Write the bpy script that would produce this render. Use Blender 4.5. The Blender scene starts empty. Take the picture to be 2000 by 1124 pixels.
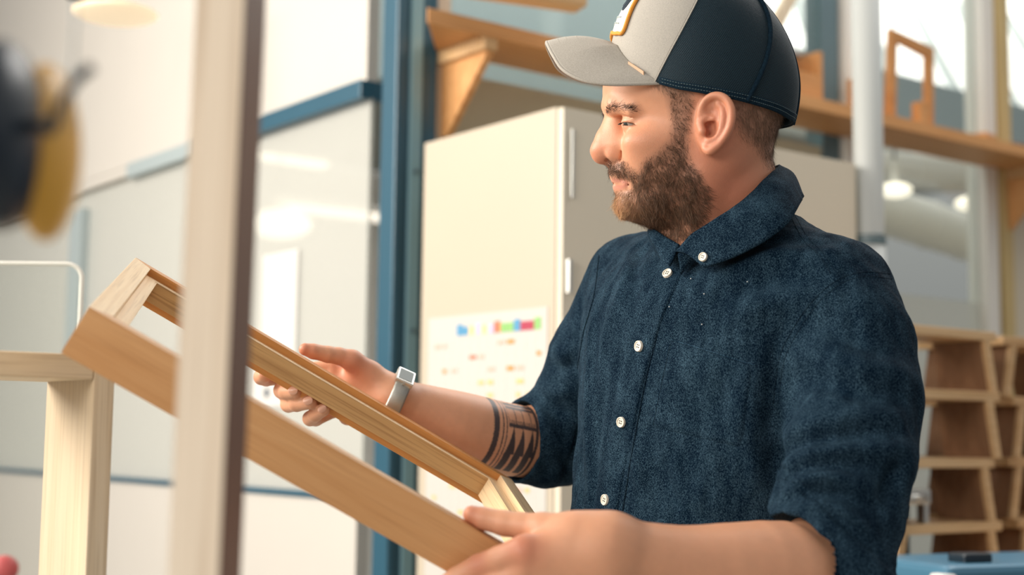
import bpy, bmesh, math, random, time
import numpy as np
from mathutils import Vector, Matrix, Euler
T0 = time.time()
sc = bpy.context.scene
COL = sc.collection
R = math.radians
random.seed(7)
rng = np.random.default_rng(11)

# ------------------------------------------------------------------ camera
F = 2778.0                        # focal length in pixels of the 2000 x 1124 frame (50 mm lens)
cam_data = bpy.data.cameras.new('camera')
cam = bpy.data.objects.new('camera', cam_data)
COL.objects.link(cam)
cam_data.lens = 50.0
cam_data.sensor_width = 36.0
cam_data.clip_start = 0.05
CM = Matrix.Translation((0, 0, 1.30)) @ Matrix.Rotation(R(90 + 6.0), 4, 'X') @ Matrix.Rotation(R(0.7), 4, 'Z')
cam.matrix_world = CM
cam_data.dof.use_dof = True
cam_data.dof.focus_distance = 1.48
cam_data.dof.aperture_fstop = 3.4
sc.camera = cam
CMn = np.array(CM)
CMi = np.array(CM.inverted())

# ------------------------------------------------------------------ light and exposure
sc.view_settings.view_transform = 'Standard'
sc.view_settings.look = 'None'
sc.view_settings.exposure = 0.18
sc.view_settings.gamma = 1.0
world = bpy.data.worlds.new('daylight')
sc.world = world
world.use_nodes = True
wn = world.node_tree
wn.nodes.clear()
wo = wn.nodes.new('ShaderNodeOutputWorld'); wb = wn.nodes.new('ShaderNodeBackground')
wt = wn.nodes.new('ShaderNodeTexCoord'); wx = wn.nodes.new('ShaderNodeSeparateXYZ')
wr = wn.nodes.new('ShaderNodeValToRGB')
wn.links.new(wt.outputs['Generated'], wx.inputs[0]); wn.links.new(wx.outputs['Z'], wr.inputs[0])
wr.color_ramp.elements[0].position = 0.0; wr.color_ramp.elements[0].color = (0.42, 0.42, 0.42, 1)
wr.color_ramp.elements[1].position = 0.35; wr.color_ramp.elements[1].color = (1.0, 0.97, 0.92, 1)
wn.links.new(wr.outputs[0], wb.inputs['Color']); wb.inputs['Strength'].default_value = 0.46
wn.links.new(wb.outputs[0], wo.inputs['Surface'])

def area(name, loc, target, size, energy, color, shape='RECTANGLE'):
    d = bpy.data.lights.new(name, 'AREA'); d.shape = shape; d.size = size[0]; d.size_y = size[1]
    d.energy = energy; d.color = color
    o = bpy.data.objects.new(name, d); COL.objects.link(o); o.location = loc
    o.rotation_euler = (Vector(target) - Vector(loc)).to_track_quat('-Z', 'Y').to_euler()
    return o
# added rear fill, daylight from the left windows, the skylight behind the man
area('rear_fill_light', (-2.5, -1.4, 2.4), (-0.1, 1.2, 1.3), (2.0, 1.5), 72, (1.0, 0.94, 0.87))  # added fill from behind the camera for surfaces that face it
area('left_window_light', (-3.0, 1.7, 2.8), (0.2, 1.5, 1.35), (2.0, 1.6), 168, (1.0, 0.92, 0.82))
area('skylight_light', (1.2, 3.4, 3.9), (0.2, 1.5, 1.4), (2.5, 1.6), 60, (1.0, 0.97, 0.93))
area('hall_fill_light', (1.5, 6.5, 3.6), (2.5, 6.0, 0.8), (3.5, 2.0), 70, (1.0, 0.96, 0.90))  # added to brighten the far hall behind the glass

# ------------------------------------------------------------------ places from the room and the lens
def Pc(px, py, d):                # camera space (x right, u up, d depth)
    return np.array([(px - 1000.0) / F * d, (562.0 - py) / F * d, d])
def c2w(p):                       # camera space array -> world
    p = np.atleast_2d(np.asarray(p, float))
    q = np.c_[p[:, 0], p[:, 1], -p[:, 2]]
    return q @ CMn[:3, :3].T + CMn[:3, 3]
def P(px, py, d):
    return Vector(c2w(Pc(px, py, d))[0])
# room axes: A runs along the glazed wall to the right and away, B away to the left
YAW = R(37.5)
O0 = P(1099, 205, 2.6); O0.z = 0
A = Vector((math.cos(YAW), math.sin(YAW), 0)); B = Vector((-math.sin(YAW), math.cos(YAW), 0))
RM = Matrix.Translation(O0) @ Matrix.Rotation(YAW, 4, 'Z')
RMi = RM.inverted()
def room(a, b, z):
    return RM @ Vector((a, b, z))
def hit(px, py, ax, val):         # room point where the line of sight meets the plane room[ax] = val
    o = RMi @ CM.translation; p = RMi @ P(px, py, 1.0); d = p - o
    t = (val - o[ax]) / d[ax]
    return o + d * t

# ------------------------------------------------------------------ object helpers
def link(name, me, mat=None, parent=None, mw=None):
    o = bpy.data.objects.new(name, me); COL.objects.link(o)
    if mat is not None:
        for m in (mat if isinstance(mat, (list, tuple)) else [mat]): me.materials.append(m)
    if parent is not None:
        o.parent = parent
        if mw is not None: o.matrix_parent_inverse = parent.matrix_world.inverted(); o.matrix_basis = mw
    elif mw is not None: o.matrix_world = mw
    return o
def tag(o, label=None, cat=None, group=None, kind=None):
    if label: o['label'] = label
    if cat: o['category'] = cat
    if group: o['group'] = group
    if kind: o['kind'] = kind
    return o
def empty(name, mw, label=None, cat=None, group=None):
    o = bpy.data.objects.new(name, None); COL.objects.link(o); o.matrix_world = mw
    o.empty_display_size = 0.05
    bpy.context.view_layer.update()
    return tag(o, label, cat, group)
def copy_tree(o, parent=None):
    c = o.copy(); COL.objects.link(c)
    if parent: c.parent = parent
    for ch in list(o.children): copy_tree(ch, c)
    return c
class MB:
    """collects simple solids in one bmesh (local coordinates)"""
    def __init__(s): s.bm = bmesh.new(); s.mi = 0
    def _fin(s, vs, M):
        if M is not None: bmesh.ops.transform(s.bm, matrix=M, verts=vs)
        fs = set(f for v in vs for f in v.link_faces)
        for f in fs: f.material_index = s.mi
        return vs
    def box(s, lo, hi, M=None):
        vs = bmesh.ops.create_cube(s.bm, size=1)['verts']
        for v in vs:
            v.co = Vector([lo[i] + (v.co[i] + .5) * (hi[i] - lo[i]) for i in range(3)])
        return s._fin(vs, M)
    def cyl(s, a, b, r, r2=None, seg=24):
        a = Vector(a); b = Vector(b); d = b - a
        vs = bmesh.ops.create_cone(s.bm, cap_ends=True, segments=seg, radius1=r, radius2=r if r2 is None else r2, depth=d.length)['verts']
        return s._fin(vs, Matrix.Translation((a + b) / 2) @ d.to_track_quat('Z', 'Y').to_matrix().to_4x4())
    def sph(s, c, r, seg=24):
        vs = bmesh.ops.create_uvsphere(s.bm, u_segments=seg, v_segments=seg // 2, radius=1)['verts']
        r = (r, r, r) if not hasattr(r, '__len__') else r
        return s._fin(vs, Matrix.Translation(c) @ Matrix.Diagonal((r[0], r[1], r[2], 1)))
    def prism(s, pts, h, M=None):     # polygon in xy extruded along z
        lo = [s.bm.verts.new((p[0], p[1], 0)) for p in pts]; hi = [s.bm.verts.new((p[0], p[1], h)) for p in pts]
        n = len(pts)
        s.bm.faces.new(lo[::-1]); s.bm.faces.new(hi)
        for i in range(n): s.bm.faces.new((lo[i], lo[(i + 1) % n], hi[(i + 1) % n], hi[i]))
        return s._fin(lo + hi, M)
    def hexa(s, c8):                  # 8 corners: bottom loop 4, top loop 4
        v = [s.bm.verts.new(c) for c in c8]
        for q in ((3, 2, 1, 0), (4, 5, 6, 7), (0, 1, 5, 4), (1, 2, 6, 5), (2, 3, 7, 6), (3, 0, 4, 7)):
            s.bm.faces.new([v[i] for i in q])
        return s._fin(v, None)
    def tube(s, pts, r, seg=10, closed=False):
        pts = [Vector(p) for p in pts]; n = len(pts); rings = []
        up = Vector((0.123, 0.31, 0.94)).normalized()
        for i, p in enumerate(pts):
            t = (pts[(i + 1) % n] - pts[i - 1]) if (closed or 0 < i < n - 1) else (pts[1] - pts[0] if i == 0 else pts[-1] - pts[-2])
            t.normalize(); u = (up - t * up.dot(t)).normalized(); w = t.cross(u); up = u
            rr = r[i] if hasattr(r, '__len__') else r
            rings.append([s.bm.verts.new(p + (u * math.cos(k * 2 * math.pi / seg) + w * math.sin(k * 2 * math.pi / seg)) * rr) for k in range(seg)])
        m = n if closed else n - 1
        for i in range(m):
            a, b = rings[i], rings[(i + 1) % n]
            for k in range(seg): s.bm.faces.new((a[k], a[(k + 1) % seg], b[(k + 1) % seg], b[k]))
        if not closed: s.bm.faces.new(rings[0][::-1]); s.bm.faces.new(rings[-1])
        vs = [v for q in rings for v in q]
        return s._fin(vs, None)
    def build(s, name, mat, parent=None, mw=None, bevel=0.0, smooth=False, seg=2):
        bmesh.ops.recalc_face_normals(s.bm, faces=s.bm.faces)
        if bevel > 0:
            es = [e for e in s.bm.edges if len(e.link_faces) == 2 and e.calc_face_angle() > 0.6]
            bmesh.ops.bevel(s.bm, geom=es, offset=bevel, segments=seg, affect='EDGES', profile=0.6, clamp_overlap=True)
        if smooth:
            for f in s.bm.faces: f.smooth = True
        me = bpy.data.meshes.new(name); s.bm.to_mesh(me); s.bm.free()
        return link(name, me, mat, parent, mw)

# ------------------------------------------------------------------ materials
def srgb(r, g, b):
    f = lambda c: ((c / 255 + .055) / 1.055) ** 2.4 if c > 10 else c / 255 / 12.92
    return (f(r), f(g), f(b), 1)
MATS = {}
def mat(name, col, rough=0.6, metal=0.0, bump=0.0, bscale=200, spec=0.5, var=0.0, vscale=8.0, emit=None, es=1.0, trans=0.0, alpha=1.0, coat=0.0, sss=0.0):
    m = bpy.data.materials.new(name); m.use_nodes = True; nt = m.node_tree; b = nt.nodes['Principled BSDF']
    b.inputs['Base Color'].default_value = col; b.inputs['Roughness'].default_value = rough
    b.inputs['Metallic'].default_value = metal; b.inputs['Specular IOR Level'].default_value = spec
    b.inputs['Transmission Weight'].default_value = trans; b.inputs['Alpha'].default_value = alpha
    b.inputs['Coat Weight'].default_value = coat
    tc = nt.nodes.new('ShaderNodeTexCoord')
    if var > 0:
        n = nt.nodes.new('ShaderNodeTexNoise'); n.inputs['Scale'].default_value = vscale; n.inputs['Detail'].default_value = 4
        nt.links.new(tc.outputs['Object'], n.inputs['Vector'])
        mx = nt.nodes.new('ShaderNodeMix'); mx.data_type = 'RGBA'
        mx.inputs[6].default_value = tuple(c * (1 - var) for c in col[:3]) + (1,)
        mx.inputs[7].default_value = tuple(min(1, c * (1 + var)) for c in col[:3]) + (1,)
        nt.links.new(n.outputs['Fac'], mx.inputs[0]); nt.links.new(mx.outputs[2], b.inputs['Base Color'])
    if bump > 0:
        n = nt.nodes.new('ShaderNodeTexNoise'); n.inputs['Scale'].default_value = bscale; n.inputs['Detail'].default_value = 3
        nt.links.new(tc.outputs['Object'], n.inputs['Vector'])
        bp = nt.nodes.new('ShaderNodeBump'); bp.inputs['Strength'].default_value = bump; bp.inputs['Distance'].default_value = 0.001
        nt.links.new(n.outputs['Fac'], bp.inputs['Height']); nt.links.new(bp.outputs[0], b.inputs['Normal'])
    if emit is not None:
        b.inputs['Emission Color'].default_value = emit; b.inputs['Emission Strength'].default_value = es
    MATS[name] = m
    return m
def wood(name, c1, c2, c3, ax=0, scale=1.0, rough=0.5, knots=0.0, fine=1.0):
    """planed timber: long soft growth bands and fine pores along local axis ax"""
    m = bpy.data.materials.new(name); m.use_nodes = True; nt = m.node_tree; b = nt.nodes['Principled BSDF']
    L = nt.links.new; N = nt.nodes.new
    b.inputs['Roughness'].default_value = rough; b.inputs['Specular IOR Level'].default_value = 0.35
    tc = N('ShaderNodeTexCoord')
    mp = N('ShaderNodeMapping'); s = [1, 1, 1]; s[ax] = 0.06; mp.inputs['Scale'].default_value = s
    L(tc.outputs['Object'], mp.inputs['Vector'])
    n1 = N('ShaderNodeTexNoise'); n1.inputs['Scale'].default_value = 38 * scale; n1.inputs['Detail'].default_value = 3; n1.inputs['Distortion'].default_value = 0.8
    L(mp.outputs[0], n1.inputs['Vector'])
    mp2 = N('ShaderNodeMapping'); s2 = [1, 1, 1]; s2[ax] = 0.02; mp2.inputs['Scale'].default_value = s2
    L(tc.outputs['Object'], mp2.inputs['Vector'])
    n2 = N('ShaderNodeTexNoise'); n2.inputs['Scale'].default_value = 420 * scale; n2.inputs['Detail'].default_value = 4
    L(mp2.outputs[0], n2.inputs['Vector'])
    wv = N('ShaderNodeTexWave'); wv.wave_type = 'BANDS'; wv.bands_direction = 'YXZ'[ax] if ax != 2 else 'X'
    wv.inputs['Scale'].default_value = 22 * scale; wv.inputs['Distortion'].default_value = 6; wv.inputs['Detail'].default_value = 2
    L(mp.outputs[0], wv.inputs['Vector'])
    r1 = N('ShaderNodeValToRGB'); e = r1.color_ramp.elements
    e[0].position = 0.30; e[0].color = c2; e[1].position = 0.72; e[1].color = c1
    L(n1.outputs['Fac'], r1.inputs[0])
    mx = N('ShaderNodeMix'); mx.data_type = 'RGBA'; mx.inputs[0].default_value = 0.25
    r2 = N('ShaderNodeValToRGB'); e = r2.color_ramp.elements
    e[0].position = 0.1; e[0].color = c3; e[1].position = 0.6; e[1].color = c1
    L(wv.outputs['Fac'], r2.inputs[0]); L(r1.outputs[0], mx.inputs[6]); L(r2.outputs[0], mx.inputs[7])
    mx2 = N('ShaderNodeMix'); mx2.data_type = 'RGBA'; mx2.blend_type = 'MULTIPLY'
    r3 = N('ShaderNodeValToRGB'); e = r3.color_ramp.elements
    e[0].position = 0.33; e[0].color = (0.72, 0.66, 0.6, 1); e[1].position = 0.5; e[1].color = (1, 1, 1, 1)
    L(n2.outputs['Fac'], r3.inputs[0]); mx2.inputs[0].default_value = 0.6 * fine
    L(mx.outputs[2], mx2.inputs[6]); L(r3.outputs[0], mx2.inputs[7])
    out = mx2.outputs[2]
    if knots > 0:
        mp3 = N('ShaderNodeMapping'); s3 = [1, 1, 1]; s3[ax] = 0.55; mp3.inputs['Scale'].default_value = s3
        L(tc.outputs['Object'], mp3.inputs['Vector'])
        vo = N('ShaderNodeTexVoronoi'); vo.inputs['Scale'].default_value = 11; L(mp3.outputs[0], vo.inputs['Vector'])
        r4 = N('ShaderNodeValToRGB'); e = r4.color_ramp.elements
        e[0].position = 0.03; e[0].color = (0.32, 0.17, 0.08, 1); e[1].position = 0.075; e[1].color = (1, 1, 1, 1)
        L(vo.outputs['Distance'], r4.inputs[0])
        mx3 = N('ShaderNodeMix'); mx3.data_type = 'RGBA'; mx3.blend_type = 'MULTIPLY'; mx3.inputs[0].default_value = knots
        L(out, mx3.inputs[6]); L(r4.outputs[0], mx3.inputs[7]); out = mx3.outputs[2]
    L(out, b.inputs['Base Color'])
    bp = N('ShaderNodeBump'); bp.inputs['Strength'].default_value = 0.15; bp.inputs['Distance'].default_value = 0.0006
    L(n2.outputs['Fac'], bp.inputs['Height']); L(bp.outputs[0], b.inputs['Normal'])
    MATS[name] = m
    return m
# ------------------------------------------------------------------ shared materials
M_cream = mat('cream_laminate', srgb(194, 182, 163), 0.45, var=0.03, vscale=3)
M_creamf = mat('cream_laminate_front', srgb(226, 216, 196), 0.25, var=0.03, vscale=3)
M_white = mat('white_paint', srgb(232, 229, 222), 0.5, var=0.02)
M_panel = mat('white_panel', srgb(202, 197, 189), 0.5, var=0.02)
M_steel = mat('petrol_blue_steel', srgb(40, 84, 104), 0.38, var=0.06, vscale=12, spec=0.6)
M_steel2 = mat('grey_blue_steel', srgb(92, 116, 124), 0.4, var=0.05)
M_floor = mat('grey_concrete', srgb(150, 148, 142), 0.55, var=0.12, vscale=2, bump=0.2, bscale=40)
M_black = mat('black_rubber', srgb(18, 28, 38), 0.5)
M_dark = mat('dark_plastic', srgb(22, 40, 52), 0.35)
M_chrome = mat('brushed_metal', srgb(205, 205, 200), 0.28, metal=0.9)
M_lamp = mat('lamp_glow', srgb(255, 240, 215), 0.5, emit=(1, 0.9, 0.74, 1), es=1.25)
M_lampw = mat('strip_lamp_glow', srgb(255, 250, 240), 0.5, emit=(1, 0.90, 0.76, 1), es=0.95)
M_oak = wood('oiled_oak', srgb(206, 158, 100), srgb(184, 132, 76), srgb(160, 108, 58), 0, 1.0, 0.42)
M_oakl = wood('pale_oak', srgb(222, 188, 144), srgb(200, 160, 112), srgb(180, 138, 92), 0, 1.0, 0.42)
M_beech = wood('orange_beech', srgb(222, 168, 112), srgb(204, 146, 90), srgb(184, 126, 76), 0, 0.6, 0.5)
M_brown = wood('brown_plywood', srgb(150, 112, 82), srgb(128, 92, 66), srgb(110, 78, 56), 2, 0.5, 0.55)
M_pine = wood('white_pine', srgb(230, 214, 188), srgb(220, 200, 168), srgb(198, 172, 136), 2, 0.9, 0.5, knots=0.9)
M_pineh = wood('white_pine_rail', srgb(236, 220, 194), srgb(226, 206, 174), srgb(204, 178, 140), 0, 0.9, 0.5, knots=0.7)
M_stile = wood('pale_birch', srgb(248, 232, 210), srgb(242, 222, 196), srgb(232, 208, 180), 2, 0.5, 0.5)
M_darkshade = wood('dark_and_shaded_wood', srgb(128, 98, 84), srgb(112, 84, 72), srgb(98, 72, 62), 2, 0.5, 0.5)  # dark offcut, and the shade painted on the stile's right face

def glassmat(name, tint, gl=0.08, rough=0.02, solid=0.0, scol=(0.8, 0.8, 0.78, 1)):
    m = bpy.data.materials.new(name); m.use_nodes = True; nt = m.node_tree; nt.nodes.clear()
    o = nt.nodes.new('ShaderNodeOutputMaterial'); t = nt.nodes.new('ShaderNodeBsdfTransparent'); g = nt.nodes.new('ShaderNodeBsdfGlossy')
    t.inputs[0].default_value = tint; g.inputs['Roughness'].default_value = rough; g.inputs['Color'].default_value = (1, 1, 1, 1)
    a = nt.nodes.new('ShaderNodeMixShader'); a.inputs[0].default_value = gl
    nt.links.new(t.outputs[0], a.inputs[1]); nt.links.new(g.outputs[0], a.inputs[2]); last = a.outputs[0]
    if solid > 0:
        d = nt.nodes.new('ShaderNodeBsdfDiffuse'); d.inputs[0].default_value = scol
        b = nt.nodes.new('ShaderNodeMixShader'); b.inputs[0].default_value = solid
        nt.links.new(last, b.inputs[1]); nt.links.new(d.outputs[0], b.inputs[2]); last = b.outputs[0]
    nt.links.new(last, o.inputs['Surface'])
    return m
G_clear = glassmat('window_glass', (0.93, 0.96, 0.95, 1), 0.07)
G_frost = glassmat('frosted_glass', (0.9, 0.93, 0.9, 1), 0.05, 0.3, 0.55, (0.74, 0.75, 0.70, 1))
G_acryl = glassmat('acrylic_sheet', (0.97, 0.98, 0.97, 1), 0.0, 0.1, 0.02, (0.9, 0.9, 0.88, 1))

def rbox(mb, a0, b0, z0, a1, b1, z1): return mb.box((a0, b0, z0), (a1, b1, z1))
def struct(name, lo, hi, m, bevel=0.0, label=None):
    b = MB(); b.box(lo, hi); o = b.build(name, m, mw=RM, bevel=bevel); return tag(o, label, None, None, 'structure')

# ------------------------------------------------------------------ the room
struct('floor', (-4.0, -4.0, -0.05), (9, 9, 0.0), M_floor)
# far hall seen through the glass: back wall, side wall and low ceiling
struct('wall_back', (-0.6, 7.2, 0.0), (9.0, 7.3, 3.3), M_white)
struct('ceiling', (-0.5, 4.2, 3.3), (8.0, 7.15, 3.36), mat('grey_ceiling', srgb(170, 176, 172), 0.7, var=0.1, vscale=1.5))
# left glazed partition: solid panel below, glass, white panel above
PB1 = 3.9
struct('wall_left_lower', (-0.015, 0.66, 0.0), (0.015, PB1, 1.16), M_panel)
struct('trim_1', (-0.022, 0.66, 1.16), (0.022, PB1, 1.173), M_steel)
struct('wall_left_upper', (-0.015, 0.66, 2.078), (0.015, PB1, 3.4), M_panel)
struct('trim_2', (-0.03, 0.66, 2.036), (0.03, 1.50, 2.078), M_steel, 0.003)
M_hazed = mat('hazed_steel', srgb(160, 172, 174), 0.45)  # haze over the far beam end and mullion put into the colour
struct('trim_10', (-0.03, 1.50, 2.036), (0.03, 1.96, 2.078), M_hazed, 0.003)
struct('trim_3', (-0.025, 1.96, 2.045), (0.025, PB1, 2.072), M_panel, 0.003)
def window(n, lo, hi, g=None):
    b = MB(); b.box(lo, hi); return tag(b.build('window_%d' % n, g or G_clear, mw=RM), kind='structure')
window(1, (-0.004, 0.66, 1.173), (0.004, PB1, 2.04), glassmat('misty_glass', (0.93, 0.95, 0.94, 1), 0.05, 0.02, 0.42, (0.74, 0.735, 0.69, 1)))
struct('trim_4', (-0.03, 2.30, 1.173), (0.03, 2.40, 1.99), M_hazed, 0.003)
# glazed wall behind the cabinet and shelf
WB = 0.55
struct('trim_5', (1.375, WB, 0.0), (1.445, WB + 0.06, 3.1), M_steel2, 0.003)
struct('trim_6', (1.455, WB - 0.02, 0.0), (1.56, WB + 0.05, 3.1), M_white, 0.003)
struct('trim_7', (2.10, WB - 0.02, 0.0), (2.16, WB + 0.05, 3.1), M_white, 0.003)
struct('trim_8', (2.170, WB - 0.03, 0.0), (2.225, WB + 0.03, 3.1), wood('yellow_pine', srgb(214, 192, 140), srgb(196, 172, 120), srgb(176, 150, 100), 2, 0.6), 0.003)
struct('trim_9', (0.085, WB - 0.01, 1.0), (0.125, WB + 0.05, 3.1), M_cream, 0.003)
struct('wall_right_lower', (0.12, WB + 0.005, 0.0), (1.38, WB + 0.03, 2.10), mat('sage_wall', srgb(196, 190, 166), 0.6, var=0.04), label=None)
struct('wall_right_lower', (2.23, WB + 0.005, 0.0), (4.2, WB + 0.03, 2.10), mat('cream_wall', srgb(214, 204, 184), 0.6, var=0.04))
window(2, (0.12, WB + 0.01, 2.10), (1.38, WB + 0.018, 3.1))
window(3, (1.56, WB + 0.01, 1.72), (2.10, WB + 0.018, 3.1))
window(4, (1.56, WB + 0.01, 0.9), (2.10, WB + 0.018, 1.72), G_frost)
window(5, (2.23, WB + 0.01, 2.10), (4.2, WB + 0.018, 3.1))
# sloping roof light over the hall: bright daylight glazing behind slanted bars
M_sky = mat('daylit_glazing', srgb(250, 248, 244), 0.3, emit=(1.0, 0.97, 0.92, 1), es=0.80)
mb = MB(); mb.hexa([(1.9, 1.42, 2.68), (7.0, 1.42, 2.68), (7.0, 1.46, 2.68), (1.9, 1.46, 2.68), (1.9, 2.9, 4.4), (7.0, 2.9, 4.4), (7.0, 2.94, 4.4), (1.9, 2.94, 4.4)])
tag(mb.build('window_6', M_sky, mw=RM), kind='structure')
M_bar = mat('grey_glazing_bar', srgb(176, 184, 184), 0.5)
for i in range(9):
    mb = MB(); a = 1.95 + i * 0.42
    mb.hexa([(a, 1.37, 2.66), (a + .030, 1.37, 2.66), (a + .030, 1.41, 2.66), (a, 1.41, 2.66),
             (a + 1.0, 2.80, 4.4), (a + 1.030, 2.80, 4.4), (a + 1.030, 2.84, 4.4), (a + 1.0, 2.84, 4.4)])
    tag(mb.build('trim_%d' % (20 + i), M_bar, mw=RM), kind='structure')
struct('wall_clerestory', (.05, 1.36, 2.30), (1.9, 1.40, 3.4), mat('pale_blue_wall', srgb(172, 190, 194), 0.6, var=0.05))
struct('wall_far_dado', (1.9, 1.36, 2.50), (6.8, 1.40, 2.70), mat('blue_grey_cladding', srgb(150, 166, 172), 0.6, var=0.08, vscale=2))

# ceiling strip lamps in the far hall
def lamp_strip(a0, a1, b, z, label, m=M_lampw):
    t = empty('strip_lamp', RM @ Matrix.Translation(((a0 + a1) / 2, b, z)), label, 'ceiling lamp', 'strip lamps seen through the glass')
    L = (a1 - a0) / 2
    mb = MB(); mb.box((-L, -.07, .02), (L, .07, .06)); mb.build('lamp_housing', M_white, t)
    mb = MB(); mb.box((-L + .02, -.055, -.01), (L - .02, .055, .02)); mb.build('lamp_diffuser', m, t, bevel=0.01)
    for x_ in (-L * .7, L * .7):
        mb = MB(); mb.cyl((x_, 0, .06), (x_, 0, 3.3 - z), .006, seg=8); mb.build('hanger', M_chrome, t)
# ------------------------------------------------------------------ blue steel column
t = empty('steel_column', RM @ Matrix.Translation((-0.02, 0.56, 0)), 'petrol blue steel column with vertical grooves standing left of the tall cream cabinet', 'column')
mb = MB(); mb.box((.004, -.024, 0), (.098, .012, 3.3)); mb.build('web', M_steel, t, bevel=.002)
mb = MB(); mb.box((.000, -.030, 0), (.020, .030, 3.3)); mb.build('flange', M_steel, t, bevel=.004)
mb = MB(); mb.box((.094, -.026, 0), (.106, .026, 3.3)); mb.build('flange', M_steel, t, bevel=.003)
mb = MB(); mb.box((.036, -.031, 0), (.066, -.010, 3.3)); mb.build('highlight_strip', mat('highlight_blue_steel', srgb(128, 164, 174), .35), t, bevel=.004)  # the column's bright highlight put into a lighter strip
for z in (1.52, 1.86):
    mb = MB(); mb.cyl((.050, -.031, z), (.050, -.036, z), .006, seg=6); mb.build('bolt', M_steel2, t)

# ------------------------------------------------------------------ tall cream cabinet
t = empty('storage_cabinet', RM @ Matrix.Translation((0, 0, 0)), 'tall cream cabinet with the calendar on its side, behind the man', 'cabinet')
ZT = 1.905
mb = MB(); mb.box((0, .018, 0.06), (.83, .45, ZT)); mb.build('body', M_cream, t, bevel=.002)
mb = MB(); mb.box((.02, .05, 0), (.81, .43, .06)); mb.build('plinth', M_dark, t)
mb = MB(); mb.box((.002, 0, .065), (.413, .017, ZT - .003)); d1 = mb.build('door', M_creamf, t, bevel=.0015)
mb = MB(); mb.box((.417, 0, .065), (.828, .017, ZT - .003)); d2 = mb.build('door', M_creamf, t, bevel=.0015)
mb = MB(); mb.box((.018, -.006, 1.735), (.024, 0, 1.862)); mb.build('handle', M_chrome, d1, bevel=.001)
mb = MB(); mb.cyl((.012, -.008, 1.56), (.012, -.008, 1.62), .006); mb.build('hinge', M_chrome, d1)

# ------------------------------------------------------------------ year calendar on the cabinet side
paper = mat('calendar_paper', srgb(198, 194, 188), 0.6)
cols = [mat('ink_' + n, srgb(*c), 0.6) for n, c in dict(blue=(84, 150, 190), yellow=(244, 214, 150), violet=(206, 186, 214), red=(226, 120, 92), green=(140, 190, 112), crimson=(176, 60, 84), amber=(240, 190, 120), orange=(240, 140, 60), rose=(232, 176, 160), grid=(226, 220, 212)).items()]
mb = MB()
mb.box((-.0015, .036, 1.02), (-.0003, .420, 1.537))
def dash(b0, b1, z0, z1, c):
    mb.mi = c + 1; mb.box((-.0024, b0, z0), (-.0014, b1, z1))
hx = [0, 0, 1, 2, 1, 2, 3, 4, 4, 0, 5, 5, 4]
for i, c in enumerate(hx):
    b1 = .320 - i * .0205; dash(b1 - .019, b1, 1.497, 1.514 if i % 3 else 1.519, c)
rr = random.Random(5)
for col in range(12):
    bc = .400 - col * .0300
    mb.mi = 10; mb.box((-.0020, bc - .0005, 1.05), (-.0014, bc + .0005, 1.49))
    for row in range(17):
        if (row * 2 + col * 3) % 7 in (0, 3) or rr.random() < .10:
            z = 1.482 - row * .025
            c = 6 if row > 2 else rr.choice([3, 7, 8, 7])
            if rr.random() < .18: c = 8
            w = rr.choice([.012, .018, .022])
            dash(bc - .004 - w, bc - .004, z - .008, z, c)
cal = mb.build('wall_calendar', [paper] + cols, mw=RM)
tag(cal, 'white year planner with coloured dashes stuck on the side of the tall cabinet', 'calendar')

# ------------------------------------------------------------------ long shelf and its brackets
sh = empty('wall_shelf', RM @ Matrix.Translation((-.06, .36, 2.135)), 'long orange-brown wooden shelf running behind the cap to the right edge', 'shelf')
mb = MB(); mb.prism([(0, 0), (2.9, 0), (2.9, .185), (.150, .185)], .026); mb.build('shelf_board', M_beech, sh, bevel=.002)
mb = MB(); mb.box((0, -.004, -.006), (2.9, 0, .026)); mb.build('edge_strip', M_beech, sh, bevel=.001)
def bracket(a, lab):
    t = empty('shelf_bracket', RM @ Matrix.Translation((a, WB - .012, 2.135)), lab, 'bracket', None)
    mb = MB(); mb.box((-.012, -.175, -.030), (.022, 0, 0)); mb.build('arm', M_oakl, t, bevel=.002)
    mb = MB(); mb.prism([(0, -.03), (-.165, -.03), (-.165, -.036), (-.02, -.19), (0, -.19)], .018, Matrix(((0, 0, 1, 0), (1, 0, 0, 0), (0, 1, 0, 0), (0, 0, 0, 1))))
    mb.build('gusset', M_beech, t, bevel=.002)
bracket(.100, 'triangular wooden bracket under the left end of the long shelf, beside the blue column')
bracket(2.20, 'triangular wooden bracket under the shelf at the far right edge')

# things on the shelf
def lean_frame():
    t = empty('picture_frame', RM @ Matrix.Translation((1.50, .425, 2.162)) @ Matrix.Rotation(R(8), 4, 'X'), 'small empty tapered wooden frame standing upright on the right of the shelf', 'frame')
    o = [(0, 0), (.20, 0), (.165, .235), (-.025, .255)]
    i = [(.028, .02), (.172, .02), (.142, .205), (.004, .225)]
    def q(a, b, c, d, nm):
        mb = MB(); mb.hexa([(a[0], 0, a[1]), (b[0], 0, b[1]), (c[0], 0, c[1]), (d[0], 0, d[1]), (a[0], .02, a[1]), (b[0], .02, b[1]), (c[0], .02, c[1]), (d[0], .02, d[1])]); mb.build(nm, M_beech, t, bevel=.0015)
    q(o[0], o[1], i[1], i[0], 'bottom_rail'); q(o[1], o[2], i[2], i[1], 'side_rail'); q(o[2], o[3], i[3], i[2], 'top_rail'); q(o[3], o[0], i[0], i[3], 'side_rail')
lean_frame()
def block(a, b, w, dp, h, m, name, lab, cat, rot=0, z=2.1615, lean=0):
    mb = MB(); mb.box((-w / 2, -dp / 2, 0), (w / 2, dp / 2, h))
    o = mb.build(name, m, mw=RM @ Matrix.Translation((a, b, z)) @ Matrix.Rotation(R(rot), 4, 'Z') @ Matrix.Rotation(R(lean), 4, 'Y'), bevel=.002)
    return tag(o, lab, cat)
block(1.575, .378, .036, .03, .06, M_beech, 'wood_block', 'little wooden block on the shelf in front of the tapered frame', 'block')
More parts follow.
